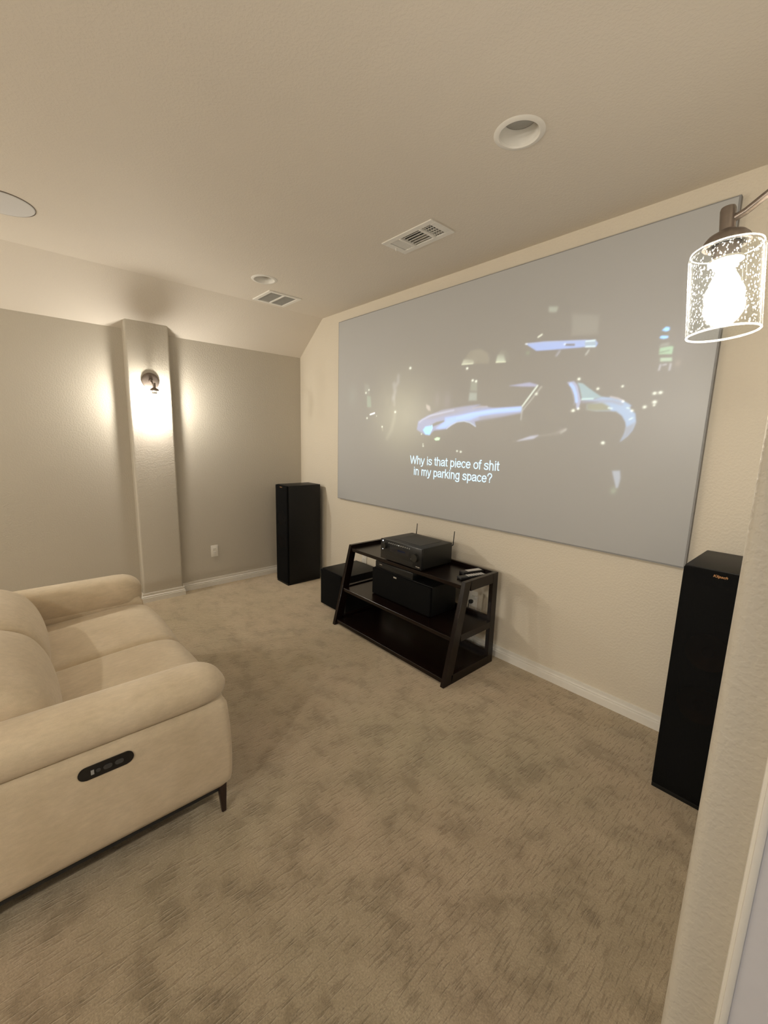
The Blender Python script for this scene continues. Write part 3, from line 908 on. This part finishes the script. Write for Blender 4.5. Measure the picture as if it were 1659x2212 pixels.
def _arc(cx, cy, rx, ry, a0, a1, n=22):
    return [(cx+rx*math.cos(math.radians(a0+(a1-a0)*k/n)), cy+ry*math.sin(math.radians(a0+(a1-a0)*k/n))) for k in range(n+1)]
GL = {
 'W': (.944, [[(.03, .716), (.25, .01), (.472, .70), (.694, .01), (.914, .716)]]),
 'h': (.556, [[(.11, 0), (.11, .716)], _arc(.28, .32, .17, .175, 180, 0)+[(.45, 0)]]),
 'n': (.556, [[(.11, 0), (.11, .52)], _arc(.28, .32, .17, .175, 180, 0)+[(.45, 0)]]),
 'm': (.833, [[(.105, 0), (.105, .52)], _arc(.255, .35, .15, .145, 180, 0)+[(.405, 0)], _arc(.56, .35, .155, .145, 180, 0)+[(.715, 0)]]),
 'y': (.5, [[(.03, .52), (.25, .0)], [(.47, .52), (.25, -.05), (.20, -.145), (.13, -.175), (.05, -.165)]]),
 'i': (.222, [[(.111, 0), (.111, .52)], [(.111, .66), (.111, .69)]]),
 's': (.5, [[(.44, .40), (.38, .47), (.25, .495), (.12, .46), (.075, .38), (.12, .31), (.25, .27), (.39, .22), (.43, .14), (.38, .05), (.25, .02), (.11, .05), (.055, .13)]]),
 't': (.278, [[(.13, .66), (.13, .10), (.16, .04), (.25, .03)], [(.02, .49), (.25, .49)]]),
 'a': (.556, [[(.08, .39), (.13, .47), (.27, .495), (.41, .46), (.45, .38), (.45, .08), (.50, .01)], [(.45, .31), (.25, .28), (.10, .22), (.065, .14), (.10, .05), (.21, .02), (.34, .05), (.45, .15)]]),
 'p': (.556, [[(.11, -.20), (.11, .52)], _arc(.295, .26, .19, .235, 0, 360, 36)]),
 'e': (.556, [[(.065, .28), (.49, .28)], _arc(.275, .26, .215, .235, 5, 322, 34)]),
 'c': (.5, [_arc(.265, .26, .205, .235, 42, 318, 30)]),
 'o': (.556, [_arc(.278, .26, .215, .235, 0, 360, 36)]),
 'f': (.278, [[(.13, 0), (.13, .60), (.17, .69), (.28, .70)], [(.02, .49), (.26, .49)]]),
 'r': (.333, [[(.10, 0), (.10, .52)], [(.10, .36), (.17, .46), (.26, .49), (.33, .475)]]),
 'k': (.5, [[(.10, 0), (.10, .716)], [(.43, .52), (.10, .20)], [(.22, .31), (.46, 0)]]),
 'g': (.556, [_arc(.265, .26, .195, .235, 0, 360, 36), [(.46, .52), (.46, -.08), (.42, -.165), (.27, -.20), (.12, -.165), (.08, -.11)]]),
 '?': (.556, [[(.08, .52), (.10, .63), (.20, .70), (.30, .71), (.42, .67), (.47, .56), (.44, .46), (.33, .37), (.285, .29), (.28, .20)], [(.28, .04), (.28, .07)]]),
}
def subtitle(body, x0, base, width, label):
    # letters of light, rasterised on their own fine grid
    global IMG, gx, gz, PS, PW, PH
    adv = sum(GL[c][0] if c != ' ' else .278 for c in body) - 0.06
    sx = width/adv; sy = 64/0.716
    keep = (IMG, gx, gz, PS, PW, PH)
    PS = 1.6
    ox, oz = x0-10, base-32
    PW, PH = int((width+24)/PS), int(122/PS)
    IMG = np.zeros((PH, PW, 3), np.float32)
    gx, gz = np.meshgrid((np.arange(PW)+0.5)*PS, (np.arange(PH)+0.5)*PS)
    al = np.zeros((PH, PW)); x = 10.0
    for c in body:
        if c == ' ': x += .278*sx; continue
        for stroke in GL[c][1]:
            P = [(x+(p[0]-.03)*sx, 32+p[1]*sy) for p in stroke]
            for a, b in zip(P, P[1:]):
                d, _ = _segd(gx, gz, a, b)
                al = np.maximum(al, np.clip((3.3+1.8-d)/3.6, 0, 1))
        x += GL[c][0]*sx
    IMG = (al[..., None]*np.array([0.42, 0.66, 0.80])).astype(np.float32)
    o = raster_mesh('subtitle_line', IMG, scr)
    o.location = ((ox)/1000.0, -0.0006, oz/1000.0)
    o['label'] = label
    IMG, gx, gz, PS, PW, PH = keep
subtitle('Why is that piece of shit', 1033, 412, 854, 'upper subtitle line')
subtitle('in my parking space?', 1077, 323, 761, 'lower subtitle line')

# ================================================================== FLOOR-STANDING SPEAKERS
def tower(x0, x1, yf, yb, h, label):
    t = thing('tower_speaker', label, 'speaker', ((x0+x1)/2, (yf+yb)/2, 0), 'black floor-standing speakers')
    bm = B(); bx(bm, x0, yf+0.022, 0.016, x1, yb, h, 0.004, 2)
    obj('cabinet', bm, M_VINYL, t)
    bm = B(); bx(bm, x0+0.002, yf+0.004, 0.0, x1-0.002, yb-0.002, 0.020, 0.002, 1)
    obj('plinth', bm, M_VINYL, t)
    bm = B()
    # cloth frame with rounded edges and a slim border
    bx(bm, x0+0.001, yf, 0.020, x1-0.001, yf+0.022, h-0.002, 0.007, 3)
    g = obj('grille', bm, M_GR, t)
    xc = (x0+x1)/2
    for zc in (0.707, 0.467):
        bm = B()
        T = Matrix.Translation((xc, yf+0.010, zc)) @ Matrix.Rotation(math.radians(90), 4, 'X')
        lathe(bm, [(0.0, -0.004), (0.018, -0.002), (0.022, -0.010), (0.070, 0.004), (0.078, 0.008), (0.078, -0.004), (0.0, -0.011)], T, 40)
        obj('woofer', bm, M_COPPER, t)
    bm = B()
    T = Matrix.Translation((xc, yf+0.010, 0.925))
    prism(bm, [(-0.075, -0.06), (0.075, -0.06), (0.075, 0.06), (-0.075, 0.06)], lambda p: T @ Vector((p[0], 0, p[1])), lambda p: T @ Vector((p[0]*0.25, 0.010, p[1]*0.25)))
    obj('tweeter_horn', bm, M_RUBBER, t)
    text_obj('brand_badge', 'Klipsch', M_COPTXT, 0.0105, 0.047, xc+0.003, h-0.024, yf-0.0006, t, 'copper lettering', depth=0.0006, shear=0.25, bold=0.01)
    return t

def grille_cloth():
    m, nt, b = new_mat('sheer_black_grille_cloth')
    b.inputs['Base Color'].default_value = (0.006, 0.006, 0.006, 1)
    b.inputs['Roughness'].default_value = 0.9
    b.inputs['Specular IOR Level'].default_value = 0.08
    tr = N(nt, 'ShaderNodeBsdfTransparent')
    mx = N(nt, 'ShaderNodeMixShader')
    # open weave: threads with small holes
    n = noise(nt, coords(nt), 900, 1)
    fac = ramp(nt, n, [(0.42, (0.90, 0.90, 0.90)), (0.58, (1, 1, 1))])
    nt.links.new(fac, mx.inputs[0])
    nt.links.new(tr.outputs[0], mx.inputs[1]); nt.links.new(b.outputs[0], mx.inputs[2])
    nt.links.new(mx.outputs[0], nt.nodes['Material Output'].inputs['Surface'])
    return m
M_GR = grille_cloth()
tower(0.249, 0.490, -0.460, -0.058, 1.052, 'tall black tower speaker in the far left corner beside the screen')
tower(3.864, 4.112, -0.467, -0.058, 1.056, 'tall black tower speaker at the right, partly hidden by the near wall')

# subwoofer
sub = thing('subwoofer', 'black cube subwoofer on the carpet behind the left leg of the media stand', 'subwoofer', (1.30, -0.25, 0))
bm = B(); bx(bm, 1.108, -0.440, 0.012, 1.470, -0.040, 0.352, 0.004, 2)
obj('cabinet', bm, M_VINYL, sub)
bm = B(); bx(bm, 1.112, -0.462, 0.018, 1.430, -0.438, 0.346, 0.006, 3)
obj('grille', bm, M_GRILLE, sub)
for (a, b_) in ((1.13, -0.42), (1.45, -0.42), (1.13, -0.06), (1.45, -0.06)):
    bm = B(); lathe(bm, [(0, 0), (0.014, 0), (0.016, 0.013), (0, 0.013)], Matrix.Translation((a, b_, 0)), 20)
    obj('foot', bm, M_RUBBER, sub)

# ================================================================== MEDIA STAND
GX0, GX1, GT = 1.536, 2.752, 0.664
st = thing('media_stand', 'dark espresso wood media stand with slanted front legs and three shelves', 'media stand', ((GX0+GX1)/2, -0.33, 0))
def yfront(z): return -0.622 + 0.250*z
LW = 0.030
for xl in (GX0, GX1-LW):
    bm = B()
    prism(bm, [(yfront(0), 0), (yfront(0)+0.078, 0), (yfront(GT)+0.062, GT), (yfront(GT), GT)], lambda p: Vector((xl, p[0], p[1])), lambda p: Vector((xl+LW, p[0], p[1])))
    bmesh.ops.bevel(bm, geom=bm.edges[:], offset=0.0015, segments=1, affect='EDGES')
    obj('front_leg', bm, M_WOOD, st)
    bm = B(); bx(bm, xl, -0.150, 0, xl+LW, -0.092, GT, 0.0015, 1)
    obj('rear_leg', bm, M_WOOD, st)
    bm = B(); bx(bm, xl, yfront(GT)+0.061, 0.595, xl+LW, -0.150, GT, 0.0015, 1)
    obj('top_rail', bm, M_WOOD, st)
    bm = B(); bx(bm, xl, yfront(0.32)+0.070, 0.270, xl+LW, -0.150, 0.318, 0.0015, 1)
    obj('middle_rail', bm, M_WOOD, st)
    bm = B(); bx(bm, xl, yfront(0)+0.076, 0.0, xl+LW, -0.150, 0.062, 0.0015, 1)
    obj('bottom_rail', bm, M_WOOD, st)
for nm_, z, th, yb in (('top_shelf', 0.637, 0.026, -0.115), ('middle_shelf', 0.307, 0.026, -0.115), ('bottom_shelf', 0.046, 0.030, -0.115)):
    bm = B(); bx(bm, GX0+LW, yfront(z)+0.008, z-th, GX1-LW, yb, z, 0.0015, 1)
    s = obj(nm_, bm, M_WOOD, st)
    bm = B(); bx(bm, GX0+LW, -0.115, z-th, GX1-LW, -0.093, z+0.027, 0.0015, 1)
    obj('back_lip', bm, M_WOOD, s)

# ================================================================== AV RECEIVER
rx0, rx1, ryf, ryb, rz0, rz1 = 1.944, 2.372, -0.462, -0.128, 0.649, 0.800
rc = thing('av_receiver', 'black audio video receiver with two antennas on top of the media stand', 'receiver', ((rx0+rx1)/2, -0.30, 0.637))
bm = B(); bx(bm, rx0+0.004, ryf+0.018, rz0, rx1-0.004, ryb, rz1, 0.004, 2)
bx(bm, 2.03, -0.40, rz1-0.0005, 2.30, -0.17, rz1+0.0012)
obj('body', bm, M_RECV, rc)
bm = B(); bx(bm, rx0, ryf, rz0-0.002, rx1, ryf+0.018, rz1, 0.004, 2)
fp = obj('front_panel', bm, M_PANEL, rc)
def yaxis_cyl(bm, x, z, r, y0, y1, seg=28):
    T = Matrix.Translation((x, y0, z)) @ Matrix.Rotation(math.radians(90), 4, 'X')
    lathe(bm, [(0, 0), (r, 0), (r*0.96, -(y1-y0)) if False else (r, 0.0), (r*0.96, (y0-y1)), (0, (y0-y1))], T, seg)
for (kx, kz, kr) in ((rx0+0.050, 0.752, 0.024), (rx1-0.055, 0.728, 0.030)):
    bm = B(); T = Matrix.Translation((kx, ryf, kz)) @ Matrix.Rotation(math.radians(90), 4, 'X')
    lathe(bm, [(0, 0), (kr*1.05, 0), (kr, 0.004), (kr*0.93, 0.020), (0, 0.021)], T, 32)
    obj('knob', bm, M_RECV, rc)
bm = B(); bx(bm, rx0+0.105, ryf-0.0008, 0.722, rx1-0.120, ryf+0.004, 0.757)
dsp = obj('display', bm, M_DISPLAY, rc)
bm = B()
for k in range(7):
    bx(bm, rx0+0.190+k*0.011, ryf-0.0014, 0.736, rx0+0.197+k*0.011, ryf-0.0006, 0.746)
obj('display_readout', bm, M_LEDB, dsp)
for k in range(11):
    bm = B(); x = rx0+0.088+k*0.0215
    bx(bm, x, ryf-0.003, 0.776, x+0.011, ryf+0.002, 0.783, 0.001, 1)
    obj('button', bm, M_BTNL if k in (5,) else M_BTN, rc)
for (x, z, r) in ((rx0+0.026, 0.786, 0.0042), (rx0+0.026, 0.722, 0.0028), (rx0+0.196, 0.780, 0.0022)):
    bm = B(); T = Matrix.Translation((x, ryf-0.001, z)) @ Matrix.Rotation(math.radians(90), 4, 'X')
    lathe(bm, [(0, -0.002), (r, -0.002), (r, 0.0015), (0, 0.002)], T, 16)
    obj('indicator_light', bm, M_LED, rc)
for (x, w, z, h_) in ((rx1-0.052, 0.012, 0.662, 0.006), (rx1-0.036, 0.021, 0.662, 0.005), (rx1-0.105, 0.013, 0.708, 0.0025)):
    bm = B(); bx(bm, x, ryf-0.0012, z, x+w, ryf+0.001, z+h_)
    obj('silver_marking', bm, M_SILVER, rc)
bm = B(); bx(bm, rx0+0.060, ryf-0.0008, 0.660, rx1-0.085, ryf+0.003, 0.684, 0.0004, 1)
obj('flap', bm, M_PANEL, rc)
for ax_, hh in ((1.984, 0.078), (2.366, 0.082)):
    bm = B()
    tube(bm, [(ax_, ryb-0.004, 0.775), (ax_, ryb+0.012, 0.780), (ax_, ryb+0.014, 0.800), (ax_+0.006, ryb+0.014, 0.802+hh)], [0.004, 0.0042, 0.0036, 0.0028], 10)
    obj('antenna', bm, M_RUBBER, rc)
for (a, b_) in ((rx0+0.04, ryf+0.06), (rx1-0.04, ryf+0.06), (rx0+0.04, ryb-0.03), (rx1-0.04, ryb-0.03)):
    bm = B(); lathe(bm, [(0, 0.637), (0.018, 0.637), (0.020, rz0+0.001), (0, rz0+0.001)], Matrix.Translation((a, b_, 0)), 20)
    obj('foot', bm, M_RUBBER, rc)

# centre speaker on the middle shelf and slim media box on top of it
cs = thing('centre_speaker', 'wide black centre speaker with a silver badge on the middle shelf', 'speaker', (2.11, -0.27, 0.307))
bm = B(); bx(bm, 1.800, -0.398, 0.309, 2.432, -0.135, 0.527, 0.004, 2)
obj('cabinet', bm, M_VINYL, cs)
bm = B(); bx(bm, 1.802, -0.420, 0.311, 2.430, -0.397, 0.525, 0.006, 3)
obj('grille', bm, M_GRILLE, cs)
bm = B(); bx(bm, 2.052, -0.4220, 0.501, 2.084, -0.4195, 0.512, 0.0008, 1)
bd = obj('badge', bm, M_SILVER, cs); bd['label'] = 'silver badge'
for (a, b_) in ((1.83, -0.38), (2.40, -0.38), (1.83, -0.16), (2.40, -0.16)):
    bm = B(); bx(bm, a-0.01, b_-0.01, 0.307, a+0.01, b_+0.01, 0.310)
    obj('foot', bm, M_RUBBER, cs)
mb = thing('media_player', 'slim black media box squeezed between the centre speaker and the top shelf', 'media player', (2.03, -0.28, 0.527))
bm = B(); bx(bm, 1.822, -0.405, 0.532, 2.240, -0.170, 0.584, 0.003, 2)
obj('case', bm, M_PANEL, mb)
bm = B(); bx(bm, 1.872, -0.4065, 0.561, 1.900, -0.4045, 0.567, 0.0004, 1)
obj('silver_mark', bm, M_SILVER, mb)
for (a, b_) in ((1.85, -0.38), (2.21, -0.38), (1.85, -0.20), (2.21, -0.20)):
    bm = B(); bx(bm, a-0.008, b_-0.008, 0.527, a+0.008, b_+0.008, 0.533)
    obj('foot', bm, M_RUBBER, mb)

# remotes on the right end of the top shelf
def remote(x0, y0, x1, y1, w, th, label, btn, n):
    L = math.hypot(x1-x0, y1-y0); ang = math.atan2(y1-y0, x1-x0)
    cx, cy = (x0+x1)/2, (y0+y1)/2
    t = thing('remote_control', label, 'remote control', (cx, cy, 0.637), 'remote controls on the media stand')
    t.rotation_euler = (0, 0, ang)
    bm = B(); bx(bm, -L/2, -w/2, 0.0, L/2, w/2, th, min(0.005, th*0.3), 3)
    obj('case', bm, M_REMOTE, t, rel=False)
    for i in range(n):
        for j in range(3):
            bm = B()
            x = L/2-0.022-i*(L*0.66)/n; y = (j-1)*w*0.27
            bx(bm, x-0.0068, y-0.0056, th-0.0005, x+0.0068, y+0.0056, th+0.0018, 0.0008, 1)
            obj('button', bm, btn, t, rel=False)
remote(2.575, -0.275, 2.625, -0.105, 0.050, 0.021, 'black remote with pale buttons, the one further from the camera, on the media stand', M_BTNL, 9)
remote(2.632, -0.372, 2.690, -0.165, 0.048, 0.018, 'black remote with pale buttons at the very right end of the media stand', M_BTNL, 7)

# ================================================================== OUTLETS, CABLES
def outlet(o3, nrm, label, plug=False):
    # o3 centre on the wall; nrm 'x' faces +x, 'y' faces -y
    t = thing('wall_outlet', label, 'outlet', o3, 'white wall outlets')
    def put(bm):
        if nrm == 'x': bmesh.ops.rotate(bm, verts=bm.verts, cent=(0, 0, 0), matrix=Matrix.Rotation(math.radians(90), 3, 'Z'))
        return bm
    bm = B(); bx(bm, -0.036, -0.006, -0.060, 0.036, 0.0, 0.060, 0.0025, 2)
    obj('cover_plate', put(bm), M_PLATE, t, rel=False)
    for dz in (0.020, -0.020):
        bm = B(); bx(bm, -0.0165, -0.0085, dz-0.0145, 0.0165, -0.005, dz+0.0145, 0.003, 2)
        rcp = obj('receptacle', put(bm), M_PLATE, t, rel=False)
        bm = B()
        for dx in (-0.006, 0.006):
            bx(bm, dx-0.001, -0.0089, dz-0.002, dx+0.001, -0.0080, dz+0.007)
        obj('slot', put(bm), M_DARK, rcp, rel=False)
    return t
outlet((0.0, -1.029, 0.366), 'x', 'white wall outlet on the left wall between pilaster and tower speaker')
outlet((2.500, 0.0, 0.372), 'y', 'white wall outlet seen through the right side of the media stand')
outlet((1.190, 0.0, 0.395), 'y', 'white wall outlet above the subwoofer, seen under the top shelf')
t = thing('power_plug', 'black plug pushed into the outlet behind the media stand', 'plug', (2.49, -0.009, 0.352))
bm = B(); bx(bm, 2.478, -0.040, 0.340, 2.504, -0.009, 0.366, 0.005, 2)
obj('plug_body', bm, M_RUBBER, t)
bm = B(); tube(bm, [(2.491, -0.038, 0.350), (2.492, -0.052, 0.340), (2.489, -0.055, 0.28), (2.478, -0.050, 0.18), (2.47, -0.046, 0.05), (2.45, -0.05, 0.006), (2.37, -0.06, 0.006)], 0.0035, 8)
obj('cord', bm, M_RUBBER, t)
bm = B()
tube(bm, [(2.535, -0.007, 0.395), (2.545, -0.030, 0.385), (2.548, -0.034, 0.30), (2.54, -0.034, 0.18), (2.535, -0.036, 0.06), (2.53, -0.05, 0.006), (2.58, -0.075, 0.006), (2.62, -0.06, 0.006), (2.56, -0.045, 0.010), (2.51, -0.06, 0.008), (2.44, -0.075, 0.006)], 0.0035, 8)
bx(bm, 2.522, -0.034, 0.385, 2.546, -0.006, 0.405, 0.004, 2)
tag(obj('white_cable', bm, M_CORD), 'white cable running from the outlet down to the carpet behind the stand', 'cable')

# ================================================================== SOFA
SXL, SXR_, SYF = 1.200, 2.760, -1.962
sofa = thing('recliner_sofa', 'cream two seat power recliner sofa at the left facing the screen', 'sofa', ((SXL+SXR_)/2, -2.45, 0))
AW = 0.180
def arm(side):
    # side -1 far arm, +1 near arm
    x_out = SXR_ if side > 0 else SXL
    x_in = x_out - side*AW
    bm = B()
    xa, xb = min(x_out, x_in), max(x_out, x_in)
    # upholstered side panel: slightly domed front edge
    def pan(u, v):
        # u around the plan outline, v bottom to top
        ring = []
        z = 0.122 + v*(0.515-0.122)
        rr = 0.030
        yf = SYF - 0.010*(2*v-0.75)**2
        corners = [(xa+rr, yf-rr, 180, 90), (xb-rr, yf-rr, 90, 0), (xb-rr, -2.93+rr, 0, -90), (xa+rr, -2.93+rr, -90, -180)]
        pts = []
        for (cx, cy, a0, a1) in corners:
            for k in range(7):
                a = math.radians(a0+(a1-a0)*k/6)
                pts.append((cx+rr*math.cos(a), cy+rr*math.sin(a)))
        i = int(round(u*len(pts))) % len(pts)
        inset = 0.020*max(0, 1-v/0.10)**2 + 0.012*max(0, (v-0.93)/0.07)**2
        x, y = pts[i]
        mx, my = (xa+xb)/2, -2.45
        x += (mx-x)/abs(mx-x+1e-9)*inset*min(1, abs(mx-x)/0.03)
        y += inset*(1 if y < my else -1)
        if (x-mx)*side > 0: x += side*0.004*math.sin(math.pi*v)
        return Vector((x, y, z))
    g = surf(bm, pan, 28, 16, closed_u=True)
    bm.faces.new([c[0] for c in g][::-1]); bm.faces.new([c[-1] for c in g])
    obj('arm_panel', bm, M_SOFA, sofa, angle=70)
    # padded roll on top
    bm = B()
    cx = (xa+xb)/2 + side*0.006
    NA, NS = 40, 60
    yB, yF = -2.95, SYF-0.008
    def roll(u, v):
        # v along length; end cap rounded
        s = v
        L = yF-yB
        y = yB + s*L
        d = yF - y
        Rr = 0.120
        k = 1.0 if d > Rr else math.sqrt(max(0.0, 1-((Rr-d)/Rr)**2))
        k = max(k, 0.02)
        a = 2*math.pi*u
        ca, sa = math.cos(a), math.sin(a)
        n = 2.5
        ex = math.copysign(abs(ca)**(2/n), ca); ez = math.copysign(abs(sa)**(2/n), sa)
        hx = 0.102*(0.45+0.55*k) if k < 1 else 0.102
        zc, hz = 0.573, (0.074 if side > 0 else 0.080)
        if ez < 0: hz = 0.071
        if ez < 0 and ex*side < 0: hz = 0.071 + 0.085*min(1.0, abs(ex)*1.4)
        kz = k if ez > 0 else (0.55+0.45*k)
        return Vector((cx+hx*ex*(1 if k >= 1 else (0.72+0.28*k)), y, zc+ez*hz*kz))
    vs = [0, 0.2, 0.4, 0.6, 0.75]+[1-(0.085/0.98)*t for t in (1.5, 1.0, 0.8, 0.62, 0.45, 0.32, 0.2, 0.12, 0.06, 0.02, 0)]
    g = [[bm.verts.new(roll(i/NA, v)) for v in vs] for i in range(NA)]
    for i in range(NA):
        for j in range(len(vs)-1):
            a_, b_ = g[i], g[(i+1) % NA]
            bm.faces.new((a_[j], b_[j], b_[j+1], a_[j+1]))
    bm.faces.new([c[0] for c in g][::-1]); bm.faces.new([c[-1] for c in g])
    ar = obj('armrest', bm, M_SOFA, sofa, angle=80)
arm(+1); arm(-1)

def cushion(name, xa, xb, prof, sag, rside, nx=30):
    # prof: (y, z) outline swept across x; falls off towards both seams
    bm = B()
    P = [Vector((0, p[0], p[1])) for p in prof]
    # resample
    pts = []
    for i in range(len(P)-1):
        p0, p1, p2, p3 = P[max(i-1, 0)], P[i], P[i+1], P[min(i+2, len(P)-1)]
        for k in range(6):
            t = k/6
            pts.append(0.5*((2*p1)+(-p0+p2)*t+(2*p0-5*p1+4*p2-p3)*t*t+(-p0+3*p1-3*p2+p3)*t**3))
    pts.append(P[-1])
    cen = Vector((0, sum(p.y for p in pts)/len(pts), min(p.z for p in pts)))
    n = len(pts)
    rows = []
    for i in range(nx+1):
        u = i/nx
        # denser near the edges
        uu = 0.5-0.5*math.cos(math.pi*u)
        x = xa+(xb-xa)*uu
        d = min(uu, 1-uu)*(xb-xa)
        e = 0.0 if d > rside else 1-math.sqrt(max(0, 1-((rside-d)/rside)**2))
        crown = sag*(1-(2*uu-1)**2)
        row = []
        for j, p in enumerate(pts):
            t = (pts[min(j+1, n-1)]-pts[max(j-1, 0)]).normalized()
            nr = Vector((0, -t.z, t.y))
            if nr.dot(p-cen) < 0: nr = -nr
            q = p + nr*(crown - e*rside*0.62)
            row.append(bm.verts.new((x, q.y, q.z)))
        rows.append(row)
    for A, Bq in zip(rows, rows[1:]):
        for j in range(n-1):
            bm.faces.new((A[j], Bq[j], Bq[j+1], A[j+1]))
    bm.faces.new(rows[0]); bm.faces.new(rows[-1][::-1])
    bm.faces.new([r[0] for r in rows][::-1]); bm.faces.new([r[-1] for r in rows])
    return obj(name, bm, M_SOFA, sofa, angle=75)

XM = (SXL+SXR_)/2
seat_prof = [(-2.62, 0.36), (-2.60, 0.452), (-2.45, 0.468), (-2.25, 0.483), (-2.10, 0.490), (-2.00, 0.478), (-1.945, 0.440), (-1.922, 0.38), (-1.928, 0.31), (-1.955, 0.265)]
back_prof = [(-2.60, 0.40), (-2.500, 0.43), (-2.487, 0.50), (-2.500, 0.58), (-2.545, 0.665), (-2.62, 0.718), (-2.71, 0.742), (-2.80, 0.738), (-2.88, 0.70), (-2.91, 0.58)]
for (xa, xb) in ((SXL+AW-0.004, XM-0.001), (XM+0.001, SXR_-AW+0.004)):
    cushion('seat_cushion', xa, xb, seat_prof, 0.010, 0.045)
    cushion('back_cushion', xa, xb, back_prof, 0.018, 0.075)
bm = B(); bx(bm, SXL+AW-0.01, -2.90, 0.135, SXR_-AW+0.01, SYF-0.004, 0.330, 0.02, 3)
obj('seat_base', bm, M_SOFA, sofa)
bm = B(); bx(bm, SXL+0.03, -2.99, 0.16, SXR_-0.03, -2.86, 0.70, 0.035, 3)
obj('back_frame', bm, M_SOFA, sofa)
bm = B(); bx(bm, SXL+0.03, -2.90, 0.098, SXR_-0.03, SYF-0.05, 0.128)
obj('underside', bm, M_UNDER, sofa)
for (lx, ly, dx) in ((SXR_-0.030, -2.006, 1), (SXL+0.030, -2.006, -1), (SXR_-0.030, -2.86, 1), (SXL+0.030, -2.86, -1)):
    bm = B()
    q = [(-1, -1), (1, -1), (1, 1), (-1, 1)]
    prism(bm, q, lambda p: Vector((lx+dx*0.006+p[0]*0.0085, ly+p[1]*0.0085, 0.0)), lambda p: Vector((lx+p[0]*0.014-dx*0.004, ly+p[1]*0.016, 0.128)))
    bmesh.ops.bevel(bm, geom=bm.edges[:], offset=0.002, segments=2, affect='EDGES')
    obj('leg', bm, M_LEG, sofa)
# power control on the outside of the near arm
def stadium(bm, yc, zc, L, W, x0, x1, n=14):
    pts = []
    for k in range(n+1):
        a = -math.pi/2+math.pi*k/n; pts.append((yc+(L-W)/2+W/2*math.cos(a), zc+W/2*math.sin(a)))
    for k in range(n+1):
        a = math.pi/2+math.pi*k/n; pts.append((yc-(L-W)/2+W/2*math.cos(a), zc+W/2*math.sin(a)))
    prism(bm, pts, lambda p: Vector((x0, p[0], p[1])), lambda p: Vector((x1, p[0], p[1])))
CY, CZ, CX = -2.392, 0.4435, SXR_+0.003
bm = B(); stadium(bm, CY, CZ, 0.160, 0.046, CX-0.004, CX+0.003); bmesh.ops.bevel(bm, geom=bm.edges[:], offset=0.0012, segments=2, affect='EDGES')
cp = obj('control_panel', bm, M_CTRL, sofa)
for (dy, L, W) in ((-0.040, 0.009, 0.016), (-0.024, 0.013, 0.013), (0.003, 0.026, 0.016), (0.036, 0.026, 0.016)):
    bm = B(); stadium(bm, CY+dy, CZ, max(L, W+0.0005), W, CX+0.002, CX+0.0048) if L >= W else bx(bm, CX+0.002, CY+dy-L/2, CZ-W/2, CX+0.0048, CY+dy+L/2, CZ+W/2)
    obj('control_button', bm, M_CTRLB if L >= W else M_BTN, cp)
